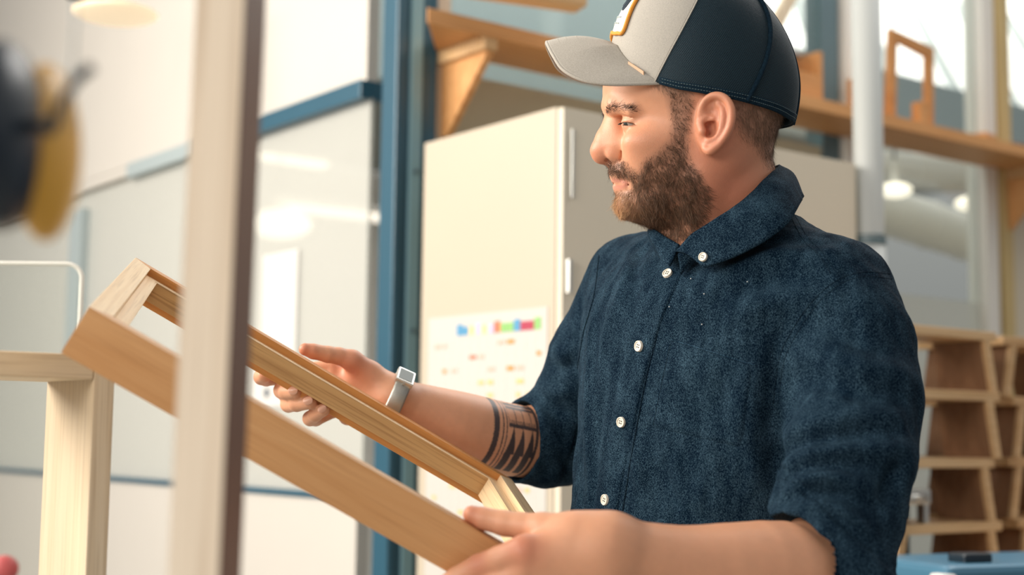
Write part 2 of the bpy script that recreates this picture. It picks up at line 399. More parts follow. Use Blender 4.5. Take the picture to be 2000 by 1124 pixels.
block(1.440, .47, .03, .04, .125, M_oakl, 'wood_offcut', 'pale upright offcut on the shelf left of the tapered frame', 'offcut')
block(1.405, .46, .024, .04, .115, M_beech, 'wood_offcut', 'orange upright offcut on the shelf beside the white pipe', 'offcut')
block(1.90, .43, .07, .10, .022, M_beech, 'wood_offcut', 'flat low offcut lying on the shelf right of the tapered frame', 'offcut', 12)
block(2.12, .43, .16, .09, .018, M_darkshade, 'wood_offcut', 'dark flat board end lying on the shelf at the right edge', 'offcut', -8)
# box with open front behind the cap
t = empty('wooden_box', RM @ Matrix.Translation((1.00, .40, 2.162)), 'small open wooden box on the shelf behind the cap', 'box')
for nm, lo, hi in (('base', (0, 0, 0), (.20, .12, .014)), ('side_panel', (0, 0, .014), (.014, .12, .14)), ('side_panel', (.186, 0, .014), (.20, .12, .14)), ('back_panel', (.014, .11, .014), (.186, .12, .14)), ('front_panel', (.014, 0, .014), (.186, .01, .075))):
    mb = MB(); mb.box(lo, hi); mb.build(nm, M_beech, t, bevel=.0015)
mb = MB(); mb.hexa([(0, 0, 0), (.05, 0, 0), (.05, .018, 0), (0, .018, 0), (.14, 0, .20), (.19, 0, .215), (.19, .018, .215), (.14, .018, .20)])
tag(mb.build('leaning_board', M_pine, mw=RM @ Matrix.Translation((1.02, .45, 2.305)), bevel=.002), 'pale board leaning out of the open box above the shelf', 'board')
t = empty('glass_jar', RM @ Matrix.Translation((1.135, .455, 2.177)), 'clear glass jar inside the open box on the shelf', 'jar')
mb = MB(); mb.cyl((0, 0, 0), (0, 0, .11), .030); mb.build('jar_body', G_acryl, t, bevel=.004)
mb = MB(); mb.cyl((0, 0, .11), (0, 0, .125), .031); mb.build('lid', M_chrome, t, bevel=.002)
# high board above the left part of the shelf
mb = MB(); mb.box((-.30, -.03, 0), (.06, .03, .024)); mb.box((-.28, -.02, .024), (.04, .02, .036))
tag(mb.build('stored_board', M_oakl, mw=RM @ Matrix.Translation(hit(1085, 12, 1, .3)) @ Matrix.Rotation(R(-14), 4, 'Z'), bevel=.002), 'end of a stored board high above the left part of the shelf', 'board')

# ------------------------------------------------------------------ white pipe right of the cabinet
pp = toR = RMi @ P(1698, 470, 3.12)
t = empty('white_pipe', RM @ Matrix.Translation((pp.x, pp.y, 0)), 'white vertical pipe with a grey clamp just right of the tall cabinet', 'pipe')
mb = MB(); mb.cyl((0, 0, 0), (0, 0, 3.3), .0325, seg=40); mb.build('tube', mat('pipe_white', srgb(190, 194, 192), .45), t, smooth=True)
mb = MB(); mb.cyl((0, 0, pp.z - .010), (0, 0, pp.z + .002), .0365, seg=40); mb.cyl((0, 0, pp.z + .006), (0, 0, pp.z + .010), .0355, seg=40); mb.build('clamp', M_steel2, t)
mb = MB(); mb.cyl((0, 0, .0), (0, 0, pp.z - .012), .035, seg=40); mb.build('sleeve', MATS['pipe_white'], t, smooth=True)

# ------------------------------------------------------------------ stacked wooden step units at the right
def unit(a, b, z, w, dp, h, lab, rot=0, first=None):
    t = empty('wooden_stool', RM @ Matrix.Translation((a, b, z)) @ Matrix.Rotation(R(rot), 4, 'Z'), lab, 'stool', 'stacked wooden stools')
    mb = MB(); mb.box((-w / 2, -dp / 2, h - .018), (w / 2, dp / 2, h)); mb.build('top', M_oakl, t, bevel=.002)
    for s in (-1, 1):
        mb = MB(); x = s * w / 2 * .80; xo = s * w / 2 * .94
        mb.hexa([(xo - .008, -dp / 2 + .01, 0), (xo + .008, -dp / 2 + .01, 0), (xo + .008, dp / 2 - .01, 0), (xo - .008, dp / 2 - .01, 0),
                 (x - .008, -dp / 2 + .01, h - .018), (x + .008, -dp / 2 + .01, h - .018), (x + .008, dp / 2 - .01, h - .018), (x - .008, dp / 2 - .01, h - .018)])
        mb.build('side_panel', M_brown, t, bevel=.001)
        mb = MB(); mb.hexa([(xo - .010, -dp / 2, 0), (xo + .010, -dp / 2, 0), (xo + .010, -dp / 2 + .009, 0), (xo - .010, -dp / 2 + .009, 0),
                 (x - .010, -dp / 2, h - .018), (x + .010, -dp / 2, h - .018), (x + .010, -dp / 2 + .009, h - .018), (x - .010, -dp / 2 + .009, h - .018)])
        mb.build('edge_strip', M_oakl, t)
    return t
labs = ['top wooden stool of the stack behind the man\'s elbow', 'second wooden stool from the top of the stack behind the man\'s elbow',
        'third wooden stool down, above the metal clamp', 'fourth wooden stool down, carrying the metal clamp',
        'bottom wooden stool of the near stack, cut by the lower picture edge']
for i, zt in enumerate((1.515, 1.398, 1.270, 1.150, 1.030)):
    unit(.655 + (.0, 0, -.012, -.005, 0)[i], -.285, zt - (.117, .128, .120, .120, .122)[i] + .0005, .325 - .01 * (i == 2), .13, (.117, .128, .120, .120, .122)[i] - .0005, labs[i], (1.5, -1, 1, -1.5, 0)[i])
labs2 = ['top stool of the further stack at the right picture edge', 'second stool of the further stack at the right picture edge', 'third stool down in the further stack at the right edge', 'fourth stool down in the further stack at the right edge', 'lowest stool of the further stack at the right edge']
for i in range(5):
    unit(1.085, -.20, 1.515 - .122 * (i + 1), .34, .22, .122, labs2[i], (-3, 2, -1, 3, 0)[i])
t = empty('workbench', RM @ Matrix.Translation((.95, -.36, 0)), 'workbench under the stacked stools at the lower right', 'workbench')
mb = MB(); mb.box((-.60, -.45, .865), (.55, .28, .904)); mb.build('bench_top', M_oakl, t, bevel=.003)
for x in (-.55, .48):
    for y in (-.40, .20):
        mb = MB(); mb.box((x, y, 0), (x + .06, y + .06, .865)); mb.build('leg', M_oakl, t, bevel=.002)
mb = MB(); mb.box((-.17, -.045, 0), (.17, .045, .43)); mb.mi = 0
for z_ in (.1, .2, .3): mb.box((-.16, -.048, z_), (.16, -.044, z_ + .012))
tag(mb.build('dark_filler_box', mat('dark_teal', srgb(14, 58, 78), .5), mw=RM @ Matrix.Translation((.60, -.125, .9045)), bevel=.004), 'added dark teal box filling the dark gap behind the near stack of stools', 'bin')  # dark box added to fill the dark gap behind the stools
t = empty('clamp', RM @ Matrix.Translation((.545, -.272, 1.151)), 'silver metal clamp lying on the fourth stool beside the man\'s elbow', 'clamp')
mb = MB(); mb.box((-.05, -.075, .035), (.055, -.055, .062)); mb.build('jaw', M_chrome, t, bevel=.003)
for x_ in (-.05, .036):
    mb = MB(); mb.box((x_, -.074, .0), (x_ + .014, -.056, .035)); mb.build('foot', M_chrome, t, bevel=.002)
mb = MB(); mb.cyl((-.02, -.082, .048), (.03, -.082, .048), .006); mb.build('screw', M_chrome, t, smooth=True)
# blue tool case
cc = hit(1945, 1100, 1, -.66)
t = empty('tool_case', RM @ Matrix.Translation((cc.x + .03, -.60, .905)) @ Matrix.Rotation(R(-14), 4, 'Z'), 'blue plastic tool case with dark latches at the bottom right corner', 'tool case')
M_case = mat('case_blue', srgb(70, 122, 150), 0.35, spec=.5)
H = cc.z - .905
mb = MB(); mb.box((-.13, -.09, 0), (.22, .12, H * .62)); mb.build('case_body', M_case, t, bevel=.018, seg=4)
mb = MB(); mb.box((-.13, -.09, H * .64), (.22, .12, H)); mb.build('case_lid', M_case, t, bevel=.02, seg=4)
mb = MB(); mb.box((-.142, -.095, .01), (-.112, -.06, H - .012)); mb.build('corner_guard', M_white, t, bevel=.008, seg=3)
for x in (-.07, .12):
    mb = MB(); mb.box((x, -.06, H - .002), (x + .055, -.02, H + .014)); mb.build('latch', M_dark, t, bevel=.004)

# ------------------------------------------------------------------ far hall lamps
lamp_strip(2.1, 4.6, 5.0, 2.55, 'long warm strip lamp seen through the glass left of the blue column')
lamp_strip(1.0, 3.2, 6.4, 3.12, 'dim strip lamp high behind the glass left of the blue column', M_lamp)
lamp_strip(3.6, 5.6, 5.9, 3.0, 'short strip lamp behind the glass close to the blue column', M_lamp)
def pendant(px, py, tdist, r, lab):
    p = RMi @ P(px, py, tdist)
    t = empty('pendant_lamp', RM @ Matrix.Translation(p), lab, 'lamp', 'round hanging lamps in the far hall')
    mb = MB(); mb.sph((0, 0, 0), (r, r, r * .45), 32); mb.build('lamp_shade', M_lamp, t, smooth=True)
    mb = MB(); mb.cyl((0, 0, r * .4), (0, 0, r * .4 + .08), r * .2); mb.build('cap', M_white, t)
    mb = MB(); mb.cyl((0, 0, r * .4 + .08), (0, 0, 3.3 - p.z if p.y > 4.2 else 1.0), .004, seg=8); mb.build('cable', M_black, t)
pendant(545, 438, 7.5, .17, 'round hanging lamp behind the glass left of the blue column')
pendant(1748, 372, 4.7, .055, 'round hanging lamp in the hall just right of the white pipe')
pendant(1898, 398, 4.75, .055, 'round hanging lamp in the hall below the long shelf at the right')

# ventilation ducts in the hall behind the right window
for (px, py, d, r, tilt, lab) in ((1790, 335, 5.6, .07, -4, 'upper light ventilation duct seen through the glass under the shelf'), (1815, 440, 5.2, .085, 6, 'lower light ventilation duct seen through the glass under the shelf')):
    p = RMi @ P(px, py, d)
    mb = MB(); mb.cyl((-.5, 0, 0), (.5, 0, 0), r, seg=32)
    for k in range(5): mb.cyl((-.45 + k * .22, 0, 0), (-.44 + k * .22, 0, 0), r * 1.05, seg=32)
    o = mb.build('ventilation_duct', M_white, mw=RM @ Matrix.Translation(p) @ Matrix.Rotation(R(tilt), 4, 'Y'), smooth=False)
    tag(o, lab, 'duct')
# papers on the left glass
for k, (pa, pb, za, lab) in enumerate((((515, 500), (578, 700), 0, 'white notice sheet taped on the glass left of the blue column'), ((497, 705), (560, 795), 1, 'white label with a dark keyhole print low on the left glass'))):
    q0 = hit(*pa, 0, -.006); q1 = hit(*pb, 0, -.006)
    mb = MB(); mb.box((-.0078, q1.y, q1.z), (-.0068, q0.y, q0.z)); mb.mi = 1
    if za:
        c = hit(521, 768, 0, -.008); mb.cyl((-.009, c.y, c.z), (-.0078, c.y, c.z), .012, seg=20)
    else:
        for r_ in range(9): mb.box((-.0086, q1.y + .02, q0.z - .03 - r_ * .024), (-.0078, q0.y - .015, q0.z - .033 - r_ * .024))
    o = mb.build('notice_sheet', [mat('notice_paper%d' % k, srgb(212, 210, 206), .6), mat('notice_ink%d' % k, srgb(70, 84, 96) if za else srgb(206, 204, 204), .6)], mw=RM)
    tag(o, lab, 'notice')
# ------------------------------------------------------------------ foreground stile, very near the lens
def cam_rot(yaw=0):               # upright frame turned about the vertical from the camera's heading
    return Matrix.Rotation(yaw, 4, 'Z')
p0 = P(452, 562, .75)
mb = MB()
mb.box((-.0262, 0, -.95), (0, .060, .75)); mb.mi = 1; mb.box((-.0003, .0005, -.95), (.0006, .0595, .75))  # shade of the right face put into a thin brown skin
o = mb.build('door_stile', [M_stile, M_darkshade], mw=Matrix.Translation((p0.x, p0.y, p0.z)) @ Matrix.Rotation(R(.7), 4, 'Y'), bevel=.0)
tag(o, 'pale upright wooden stile with a shaded brown edge out of focus close to the lens', 'post')

# ------------------------------------------------------------------ pine box frame, lower left
ph = R(40)
n = Vector((-math.cos(ph), -math.sin(ph), 0)); tt = Vector((-math.sin(ph), math.cos(ph), 0))
q = P(183, 742, 1.27)
Mx = Matrix(((n.x, tt.x, 0, q.x), (n.y, tt.y, 0, q.y), (0, 0, 1, q.z), (0, 0, 0, 1)))   # x along the opening, y into the depth, z up
t = empty('box_frame', Mx @ Matrix.Translation((.17, .05, -.62)), 'unfinished pine box frame standing at the lower left with knots in the wood', 'frame')
def pt(nm, lo, hi, m):
    mb = MB(); mb.box(lo, hi); o = mb.build(nm, m, bevel=.0015); o.parent = t; o.matrix_parent_inverse = t.matrix_world.inverted() @ Mx; return o
pt('side_board', (-.020, 0, -.62), (0, .106, .022), M_pine)
pt('side_board', (.34, 0, -.62), (.36, .106, .022), M_pine)
pt('top_board', (0.0002, 0, 0), (.3398, .106, .022), M_pineh)
pt('bottom_board', (0.0002, 0, -.62), (.3398, .106, -.598), M_pineh)

# ------------------------------------------------------------------ clear sheet with rounded corner behind the box frame
q = P(160, 516, 1.9)
mb = MB()
pts = []
for k in range(9):
    a = math.pi / 2 * k / 8; pts.append((-.02 + .02 * math.sin(a), -.02 + .02 * math.cos(a)))
mb.prism([(-.42, 0)] + pts + [(0, -.55), (-.42, -.55)], .006, Matrix(((1, 0, 0, 0), (0, 0, 1, 0), (0, 1, 0, 0), (0, 0, 0, 1))))
o = mb.build('clear_sheet', G_acryl, mw=Matrix.Translation(q)); tag(o, 'clear rounded plastic guard sheet standing behind the tilted frame at the left', 'plastic sheet')
mb = MB(); 
mb.tube([(-.42, .003, 0)] + [(x, .003, z) for x, z in pts] + [(0, .003, -.55)], .0032, 8)
e = mb.build('edge', mat('frosted_edge', srgb(226, 224, 214), .4), o)

# ------------------------------------------------------------------ ear defenders hanging at the left
q = P(36, 278, .60)
t = empty('ear_defenders', Matrix.Translation(q), 'black and yellow ear defenders hanging out of focus at the upper left', 'ear defenders')
M_yel = mat('yellow_plastic', srgb(222, 166, 62), .35, spec=.5)
M_nav = mat('dark_shell', srgb(8, 30, 46), .3, spec=.6)
mb = MB(); mb.sph((-.0011, -.014, 0), (.0142, .034, .0396), 40); mb.build('front_cup', M_nav, t, smooth=True)
mb = MB(); mb.sph((.0069, .016, -.001), (.0120, .030, .0388), 40); mb.build('back_cup', M_yel, t, smooth=True)
mb = MB(); mb.tube([(.0125, -.024, .002), (.0216, -.024, .002), (.0255, -.024, .013), (.0307, -.022, .0225), (.0345, -.018, .0278)], [.0028, .003, .0016, .0022, .0026], 10); mb.build('band_arm', M_dark, t, smooth=True)
mb = MB(); mb.sph((.0205, -.024, .001), .0032, 16); mb.build('pivot', M_dark, t, smooth=True)
mb = MB(); mb.tube([(.0214, .0, .005), (.0216, 0, .10), (.022, 0, .30)], .0006, 6); mb.build('cord', M_steel2, t)

# lamp with a dark fitting above
q = P(190, -2, 3.4)
t = empty('hanging_lamp', Matrix.Translation(q), 'lamp with a dark fitting cut by the top edge at the upper left', 'lamp')
mb = MB(); mb.cyl((-.03, 0, 0), (-.03, 0, .07), .045, .03, 32); mb.build('fitting', M_dark, t, bevel=.004)
mb = MB(); mb.sph((.045, 0, -.035), (.10, .10, .018), 32); mb.build('lamp_shade', mat('warm_shade', srgb(250, 226, 190), .5, emit=(1, .84, .62, 1), es=.35), t, smooth=True)
mb = MB(); mb.cyl((-.03, 0, .07), (-.03, 0, .6), .004, seg=8); mb.build('cable', M_black, t)

# made-up red knob in place of a blurred fingertip, bottom left corner
q = P(8, 1112, 1.0)
t = empty('red_tip_standin', Matrix.Translation(q), 'small red knob standing in for a blurred fingertip at the bottom left corner', 'clamp')
M_red = mat('red_tip', srgb(206, 96, 96), .5)
mb = MB(); mb.sph((0, 0, 0), (.010, .010, .0095), 24); mb.build('grip', M_red, t, smooth=True)
mb = MB(); mb.cyl((0, 0, -.25), (0, 0, -.006), .004); mb.build('rod', M_chrome, t, smooth=True)

# ------------------------------------------------------------------ the frame the man holds
FL = Pc(265, 503, 1.53); FR = Pc(1000, 937, 1.63); NL = Pc(175, 600, 1.125)
L_ = FR - FL; Ln = np.linalg.norm(L_); ex = L_ / Ln
W_ = NL - FL; W_ = W_ - ex * (W_ @ ex); Wn = np.linalg.norm(W_); ey = W_ / Wn
ez = np.cross(ex, ey)
if ez[1] < 0: ez = -ez
def dirw(v): return np.array([v[0], v[1], -v[2]]) @ CMn[:3, :3].T
wx_, wy_, wz_ = dirw(ex), dirw(ey), dirw(ez); o_ = c2w(FL)[0]
HF = Matrix(((wx_[0], wy_[0], wz_[0], o_[0]), (wx_[1], wy_[1], wz_[1], o_[1]), (wx_[2], wy_[2], wz_[2], o_[2]), (0, 0, 0, 1)))
if HF.to_3x3().determinant() < 0:
    HF_flip = True
fr = empty('picture_frame', HF, 'wooden frame of rebated rails held tilted in both hands by the man', 'frame')
TH = .044
def rail(nm, m, L, prof, M, parent=fr):
    mb = MB(); lo = []; hi = []
    for (y, z) in prof:
        lo.append(mb.bm.verts.new((y, y, z))); hi.append(mb.bm.verts.new((L - y, y, z)))
    k = len(prof); mb.bm.faces.new(lo[::-1]); mb.bm.faces.new(hi)
    for i in range(k): mb.bm.faces.new((lo[i], lo[(i + 1) % k], hi[(i + 1) % k], hi[i]))
    o = mb.build(nm, m, bevel=.0006); o.parent = parent; o.matrix_basis = M; return o
def rec(y0, y1, z0, z1): return [(y0, z0), (y1, z0), (y1, z1), (y0, z1)]
M_held = wood('held_oak', srgb(228, 178, 126), srgb(210, 156, 102), srgb(184, 130, 84), 0, 1.3, 0.36, fine=.7)
M_held3 = wood('held_rough_oak', srgb(228, 186, 130), srgb(206, 158, 102), srgb(164, 116, 72), 0, 1.0, 0.42, knots=.45, fine=1.4)
M_held4 = wood('held_orange_oak', srgb(222, 158, 92), srgb(204, 138, 74), srgb(184, 118, 60), 0, 1.3, 0.4, fine=.6)
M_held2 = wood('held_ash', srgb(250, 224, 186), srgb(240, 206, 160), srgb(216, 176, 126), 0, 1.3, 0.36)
def rail_set(nm, L, M, mo, mi, mledge, th, w=.017, tw=.011):
    r = rail(nm, mo, L, rec(0, w, 0, -th), M); I4 = Matrix.Identity(4)
    rail('inner_strip', mi, L, rec(w + .0001, w + tw, -.0092, -th + .0078), I4, r)
    rail('pale_ledge', mledge, L, rec(w + .0001, w + tw + .0006, -.0078, -.0091), I4, r)  # pale wood strip added on the ledge, its highlight put into the colour
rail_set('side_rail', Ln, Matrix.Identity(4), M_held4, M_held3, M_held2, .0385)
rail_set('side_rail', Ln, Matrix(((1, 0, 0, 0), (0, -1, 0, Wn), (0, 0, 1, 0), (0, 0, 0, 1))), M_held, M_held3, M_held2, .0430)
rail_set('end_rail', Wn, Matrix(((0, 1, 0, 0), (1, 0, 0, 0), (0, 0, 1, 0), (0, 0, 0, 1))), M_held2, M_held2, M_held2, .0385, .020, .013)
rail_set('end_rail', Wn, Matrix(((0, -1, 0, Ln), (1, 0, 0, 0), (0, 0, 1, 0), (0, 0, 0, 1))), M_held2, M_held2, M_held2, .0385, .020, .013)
print('held frame', Ln, Wn)
# ------------------------------------------------------------------ solid modelling by blended distance fields
def smin(a, b, k):
    if k <= 0: return np.minimum(a, b)
    h = np.clip(0.5 + 0.5 * (b - a) / k, 0, 1)
    return b + (a - b) * h - k * h * (1 - h)
def smax(a, b, k=.0015): return -smin(-a, -b, k)
def cap(a, b, ra, rb=None, k=0.01, op=1):
    a = np.array(a, float); b = np.array(b, float); rb = ra if rb is None else rb; ba = b - a; L2 = max(ba @ ba, 1e-12)
    def f(p):
        t = np.clip(((p - a) @ ba) / L2, 0, 1)
        return np.linalg.norm(p - a - t[:, None] * ba, axis=1) - (ra + (rb - ra) * t)
    return (f, k, op)
def chain(pts, k=0.01, kin=None):  # pts: list of (xyz, r); one prim
    segs = [cap(pts[i][0], pts[i + 1][0], pts[i][1], pts[i + 1][1])[0] for i in range(len(pts) - 1)]
    kk = k * .5 if kin is None else kin
    def f(p):
        d = segs[0](p)
        for s in segs[1:]: d = smin(d, s(p), kk)
        return d
    return (f, k, 1)
def limb(pts, n=14, k=0.01):        # chain through a smooth curve of points and radii
    sp = spl([tuple(p) + (r,) for p, r in pts], n)
    return chain([(q[:3], q[3]) for q in sp], k=k, kin=.004)
def rot(ax, ay, az):
    return np.array(Euler((R(ax), R(ay), R(az))).to_matrix())
def ell(c, r, M=None, k=0.01, op=1):
    c = np.array(c, float); r = np.array(r, float); M = np.eye(3) if M is None else M
    def f(p):
        q = (p - c) @ M / r
        k0 = np.linalg.norm(q, axis=1); k1 = np.linalg.norm(q / r, axis=1)
        return k0 * (k0 - 1) / np.maximum(k1, 1e-9)
    return (f, k, op)
def rboxf(c, h, rr, M=None, k=0.01, op=1):
    c = np.array(c, float); h = np.array(h, float) - rr; M = np.eye(3) if M is None else M
    def f(p):
        q = np.abs((p - c) @ M) - h
        return np.linalg.norm(np.maximum(q, 0), axis=1) + np.minimum(q.max(axis=1), 0) - rr
    return (f, k, op)
def sdf(prims, p, disp=None):
    d = np.full(len(p), 9.0)
    for f, k, op in prims:
        v = f(p)
        if op > 0: d = smin(d, v, k)
        elif op == 0: d = smax(d, v, k)          # intersect
        else: d = smax(d, -v, k)
    return d if disp is None else d + disp(p)
def polygonise(prims, lo, hi, vx, disp=None, slack=1.6, n=12):
    lo = np.array(lo, float); hi = np.array(hi, float)
    nb = np.ceil((hi - lo) / (vx * n)).astype(int)
    I = np.stack(np.meshgrid(*[np.arange(m) for m in nb], indexing='ij'), -1).reshape(-1, 3)
    cen = lo + (I + .5) * n * vx; hd = n * vx * math.sqrt(3) / 2
    pd = [f(cen) for f, k, op in prims]
    d = sdf(prims, cen, disp); keep = np.abs(d) < hd * slack
    I = I[keep]; act = np.array([(v[keep] < hd * slack + k * 1.5) | (op == 0) for v, (f, k, op) in zip(pd, prims)])
    g = np.stack(np.meshgrid(*[np.arange(n + 1)] * 3, indexing='ij'), -1).reshape(-1, 3)
    gkey = lambda c: (c[..., 0].astype(np.int64) << 42) | (c[..., 1].astype(np.int64) << 21) | c[..., 2].astype(np.int64)
    n1 = n + 1; VK = []; VP = []; EQ = []
    # group blocks with the same active set
    sig = {}
    for i in range(len(I)): sig.setdefault(act[:, i].tobytes(), []).append(i)
    for s, ids in sig.items():
        a = act[:, ids[0]]; pr = [prims[j] for j in range(len(prims)) if a[j]]
        if not any(o == 1 for _, _, o in pr): continue
        for c0 in range(0, len(ids), 24):
            idx = ids[c0:c0 + 24]; base = I[idx] * n
            G = base[:, None, :] + g[None]
            pts = (lo + G.reshape(-1, 3) * vx)
            v = sdf(pr, pts, disp).reshape(len(idx), n1, n1, n1)
            S = v < 0
            if S.all() or not S.any(): continue
            acc = np.zeros((len(idx), n, n, n, 3)); cnt = np.zeros((len(idx), n, n, n))
            for ax in range(3):
                sl0 = [slice(None)] * 4; sl1 = [slice(None)] * 4; sl0[ax + 1] = slice(0, n); sl1[ax + 1] = slice(1, n1)
                v0 = v[tuple(sl0)]; v1 = v[tuple(sl1)]; cr = (v0 < 0) != (v1 < 0)
                with np.errstate(divide='ignore', invalid='ignore'): t = np.where(cr, v0 / (v0 - v1), 0)
                o = [x for x in range(3) if x != ax]
                for da in (0, 1):
                    for db in (0, 1):
                        ss = [slice(None)] * 4; ss[ax + 1] = slice(0, n)
                        ss[o[0] + 1] = slice(da, da + n); ss[o[1] + 1] = slice(db, db + n)
                        c = cr[tuple(ss)]; tt = t[tuple(ss)]
                        off = [0, 0, 0]; off[o[0]] = da; off[o[1]] = db
                        acc[..., ax] += tt * c
                        for m in o: acc[..., m] += off[m] * c
                        cnt += c
                # owned edges
                ss = [slice(None)] + [slice(0, n)] * 3
                q = np.argwhere(cr[tuple(ss)])
                if len(q):
                    gp = base[q[:, 0]] + q[:, 1:]; sgn = v0[tuple(ss)][tuple(q.T)] < 0
                    e1 = np.zeros(3, int); e2 = np.zeros(3, int); e1[o[0]] = 1; e2[o[1]] = 1
                    quad = np.stack([gkey(gp - e1 - e2 + 1), gkey(gp - e2 + 1), gkey(gp + 1), gkey(gp - e1 + 1)], 1)
                    if ax == 1: sgn = ~sgn
                    quad[~sgn] = quad[~sgn][:, ::-1]
                    EQ.append(quad)
            q = np.argwhere(cnt > 0)
            cc = base[q[:, 0]] + q[:, 1:]
            VP.append(lo + (cc + acc[tuple(q.T)] / cnt[tuple(q.T)][:, None]) * vx); VK.append(gkey(cc + 1))
    VK = np.concatenate(VK); VP = np.concatenate(VP); EQ = np.concatenate(EQ)
    u, ix = np.unique(VK, return_index=True); VP = VP[ix]
    j = np.searchsorted(u, EQ.ravel()); j = np.clip(j, 0, len(u) - 1)
    ok = (u[j] == EQ.ravel()).reshape(-1, 4).all(1)
    return VP, j.reshape(-1, 4)[ok]
def vnormals(V, Q):
    a, b, c, d = (V[Q[:, i]] for i in range(4))
    fn = np.cross(c - a, d - b); N = np.zeros_like(V)
    for i in range(4):
        for m in range(3): N[:, m] += np.bincount(Q[:, i], fn[:, m], len(V))
    return N / np.maximum(np.linalg.norm(N, axis=1, keepdims=True), 1e-12)
def npmesh(name, V, Fc, mats, parent=None, colors=None, smooth=True, cam_space=True, fmat=None, attrs=None):
    """V in camera space unless told otherwise; Fc (n,3) or (n,4)"""
    W = c2w(V) if cam_space else np.asarray(V)
    me = bpy.data.meshes.new(name); k = Fc.shape[1]
    me.vertices.add(len(W)); me.vertices.foreach_set('co', W.astype(np.float32).ravel())
    me.loops.add(Fc.size); me.loops.foreach_set('vertex_index', Fc.astype(np.int32).ravel())
    me.polygons.add(len(Fc)); me.polygons.foreach_set('loop_start', np.arange(0, Fc.size, k, dtype=np.int32))
    me.polygons.foreach_set('loop_total', np.full(len(Fc), k, np.int32))
    if smooth: me.polygons.foreach_set('use_smooth', np.ones(len(Fc), bool))
    if fmat is not None: me.polygons.foreach_set('material_index', fmat.astype(np.int32))
    if colors is not None:
        at = me.color_attributes.new('tint', 'FLOAT_COLOR', 'POINT')
        c = np.c_[colors, np.ones(len(colors))] if colors.shape[1] == 3 else colors
        at.data.foreach_set('color', c.astype(np.float32).ravel())
    for an, av in (attrs or {}).items():
        at = me.attributes.new(an, 'FLOAT', 'POINT'); at.data.foreach_set('value', av.astype(np.float32))
    me.update(); me.validate()
    o = bpy.data.objects.new(name, me); COL.objects.link(o)
    for m in (mats if isinstance(mats, (list, tuple)) else [mats]): me.materials.append(m)
    if parent is not None:
        o.parent = parent; o.matrix_parent_inverse = parent.matrix_world.inverted()
    return o
def cat_mesh(parts):
    V = []; Q = []; o = 0
    for v, q in parts: V.append(v); Q.append(q + o); o += len(v)
    return np.concatenate(V), np.concatenate(Q)
def inpoly(px, py, poly):
    poly = np.array(poly, float); r = np.zeros(len(px), bool); j = len(poly) - 1
    for i in range(len(poly)):
        xi, yi = poly[i]; xj, yj = poly[j]
        c = ((yi > py) != (yj > py)) & (px < (xj - xi) * (py - yi) / (yj - yi + 1e-12) + xi); r ^= c; j = i
    return r
def polydist(px, py, poly, closed=True):
    poly = np.array(poly, float); d = np.full(len(px), 1e9); n = len(poly)
    for i in range(n if closed else n - 1):
        a = poly[i]; b = poly[(i + 1) % n]; ba = b - a; L = max(ba @ ba, 1e-9)
        t = np.clip(((px - a[0]) * ba[0] + (py - a[1]) * ba[1]) / L, 0, 1)
        d = np.minimum(d, np.hypot(px - a[0] - t * ba[0], py - a[1] - t * ba[1]))
    return d
def soft(px, py, poly, w):        # 1 inside, falling to 0 over w px outside the outline (and .5 on it)
    s = polydist(px, py, poly) * np.where(inpoly(px, py, poly), 1, -1)
    return np.clip(.5 + s / w, 0, 1)
def spl(pts, n):                  # Catmull-Rom through points
    pts = np.array(pts, float); m = len(pts); out = []
    P_ = np.vstack([2 * pts[0] - pts[1], pts, 2 * pts[-1] - pts[-2]])
    for t in np.linspace(0, m - 1 - 1e-9, n):
        i = int(t); f = t - i; a, b, c, d = P_[i], P_[i + 1], P_[i + 2], P_[i + 3]
        out.append(.5 * (2 * b + (c - a) * f + (2 * a - 5 * b + 4 * c - d) * f * f + (3 * b - 3 * c + d - a) * f ** 3))
    return np.array(out)
def vnoise(p, s, seed=0):         # smooth value noise, p (n,3)
    q = p * s + seed * 17.17; i = np.floor(q).astype(np.int64); f = q - i; f = f * f * (3 - 2 * f); r = 0
    def h(a, b, c):
        v = (a * 374761393 + b * 668265263 + c * 2147483647 + seed * 1442695) & 0x7fffffff
        v = ((v ^ (v >> 13)) * 1274126177) & 0x7fffffff
        return ((v ^ (v >> 16)) & 0xffff) / 65535.0
    for dx in (0, 1):
        for dy in (0, 1):
            for dz in (0, 1):
                w = (f[:, 0] if dx else 1 - f[:, 0]) * (f[:, 1] if dy else 1 - f[:, 1]) * (f[:, 2] if dz else 1 - f[:, 2])
                r = r + w * h(i[:, 0] + dx, i[:, 1] + dy, i[:, 2] + dz)
    return r
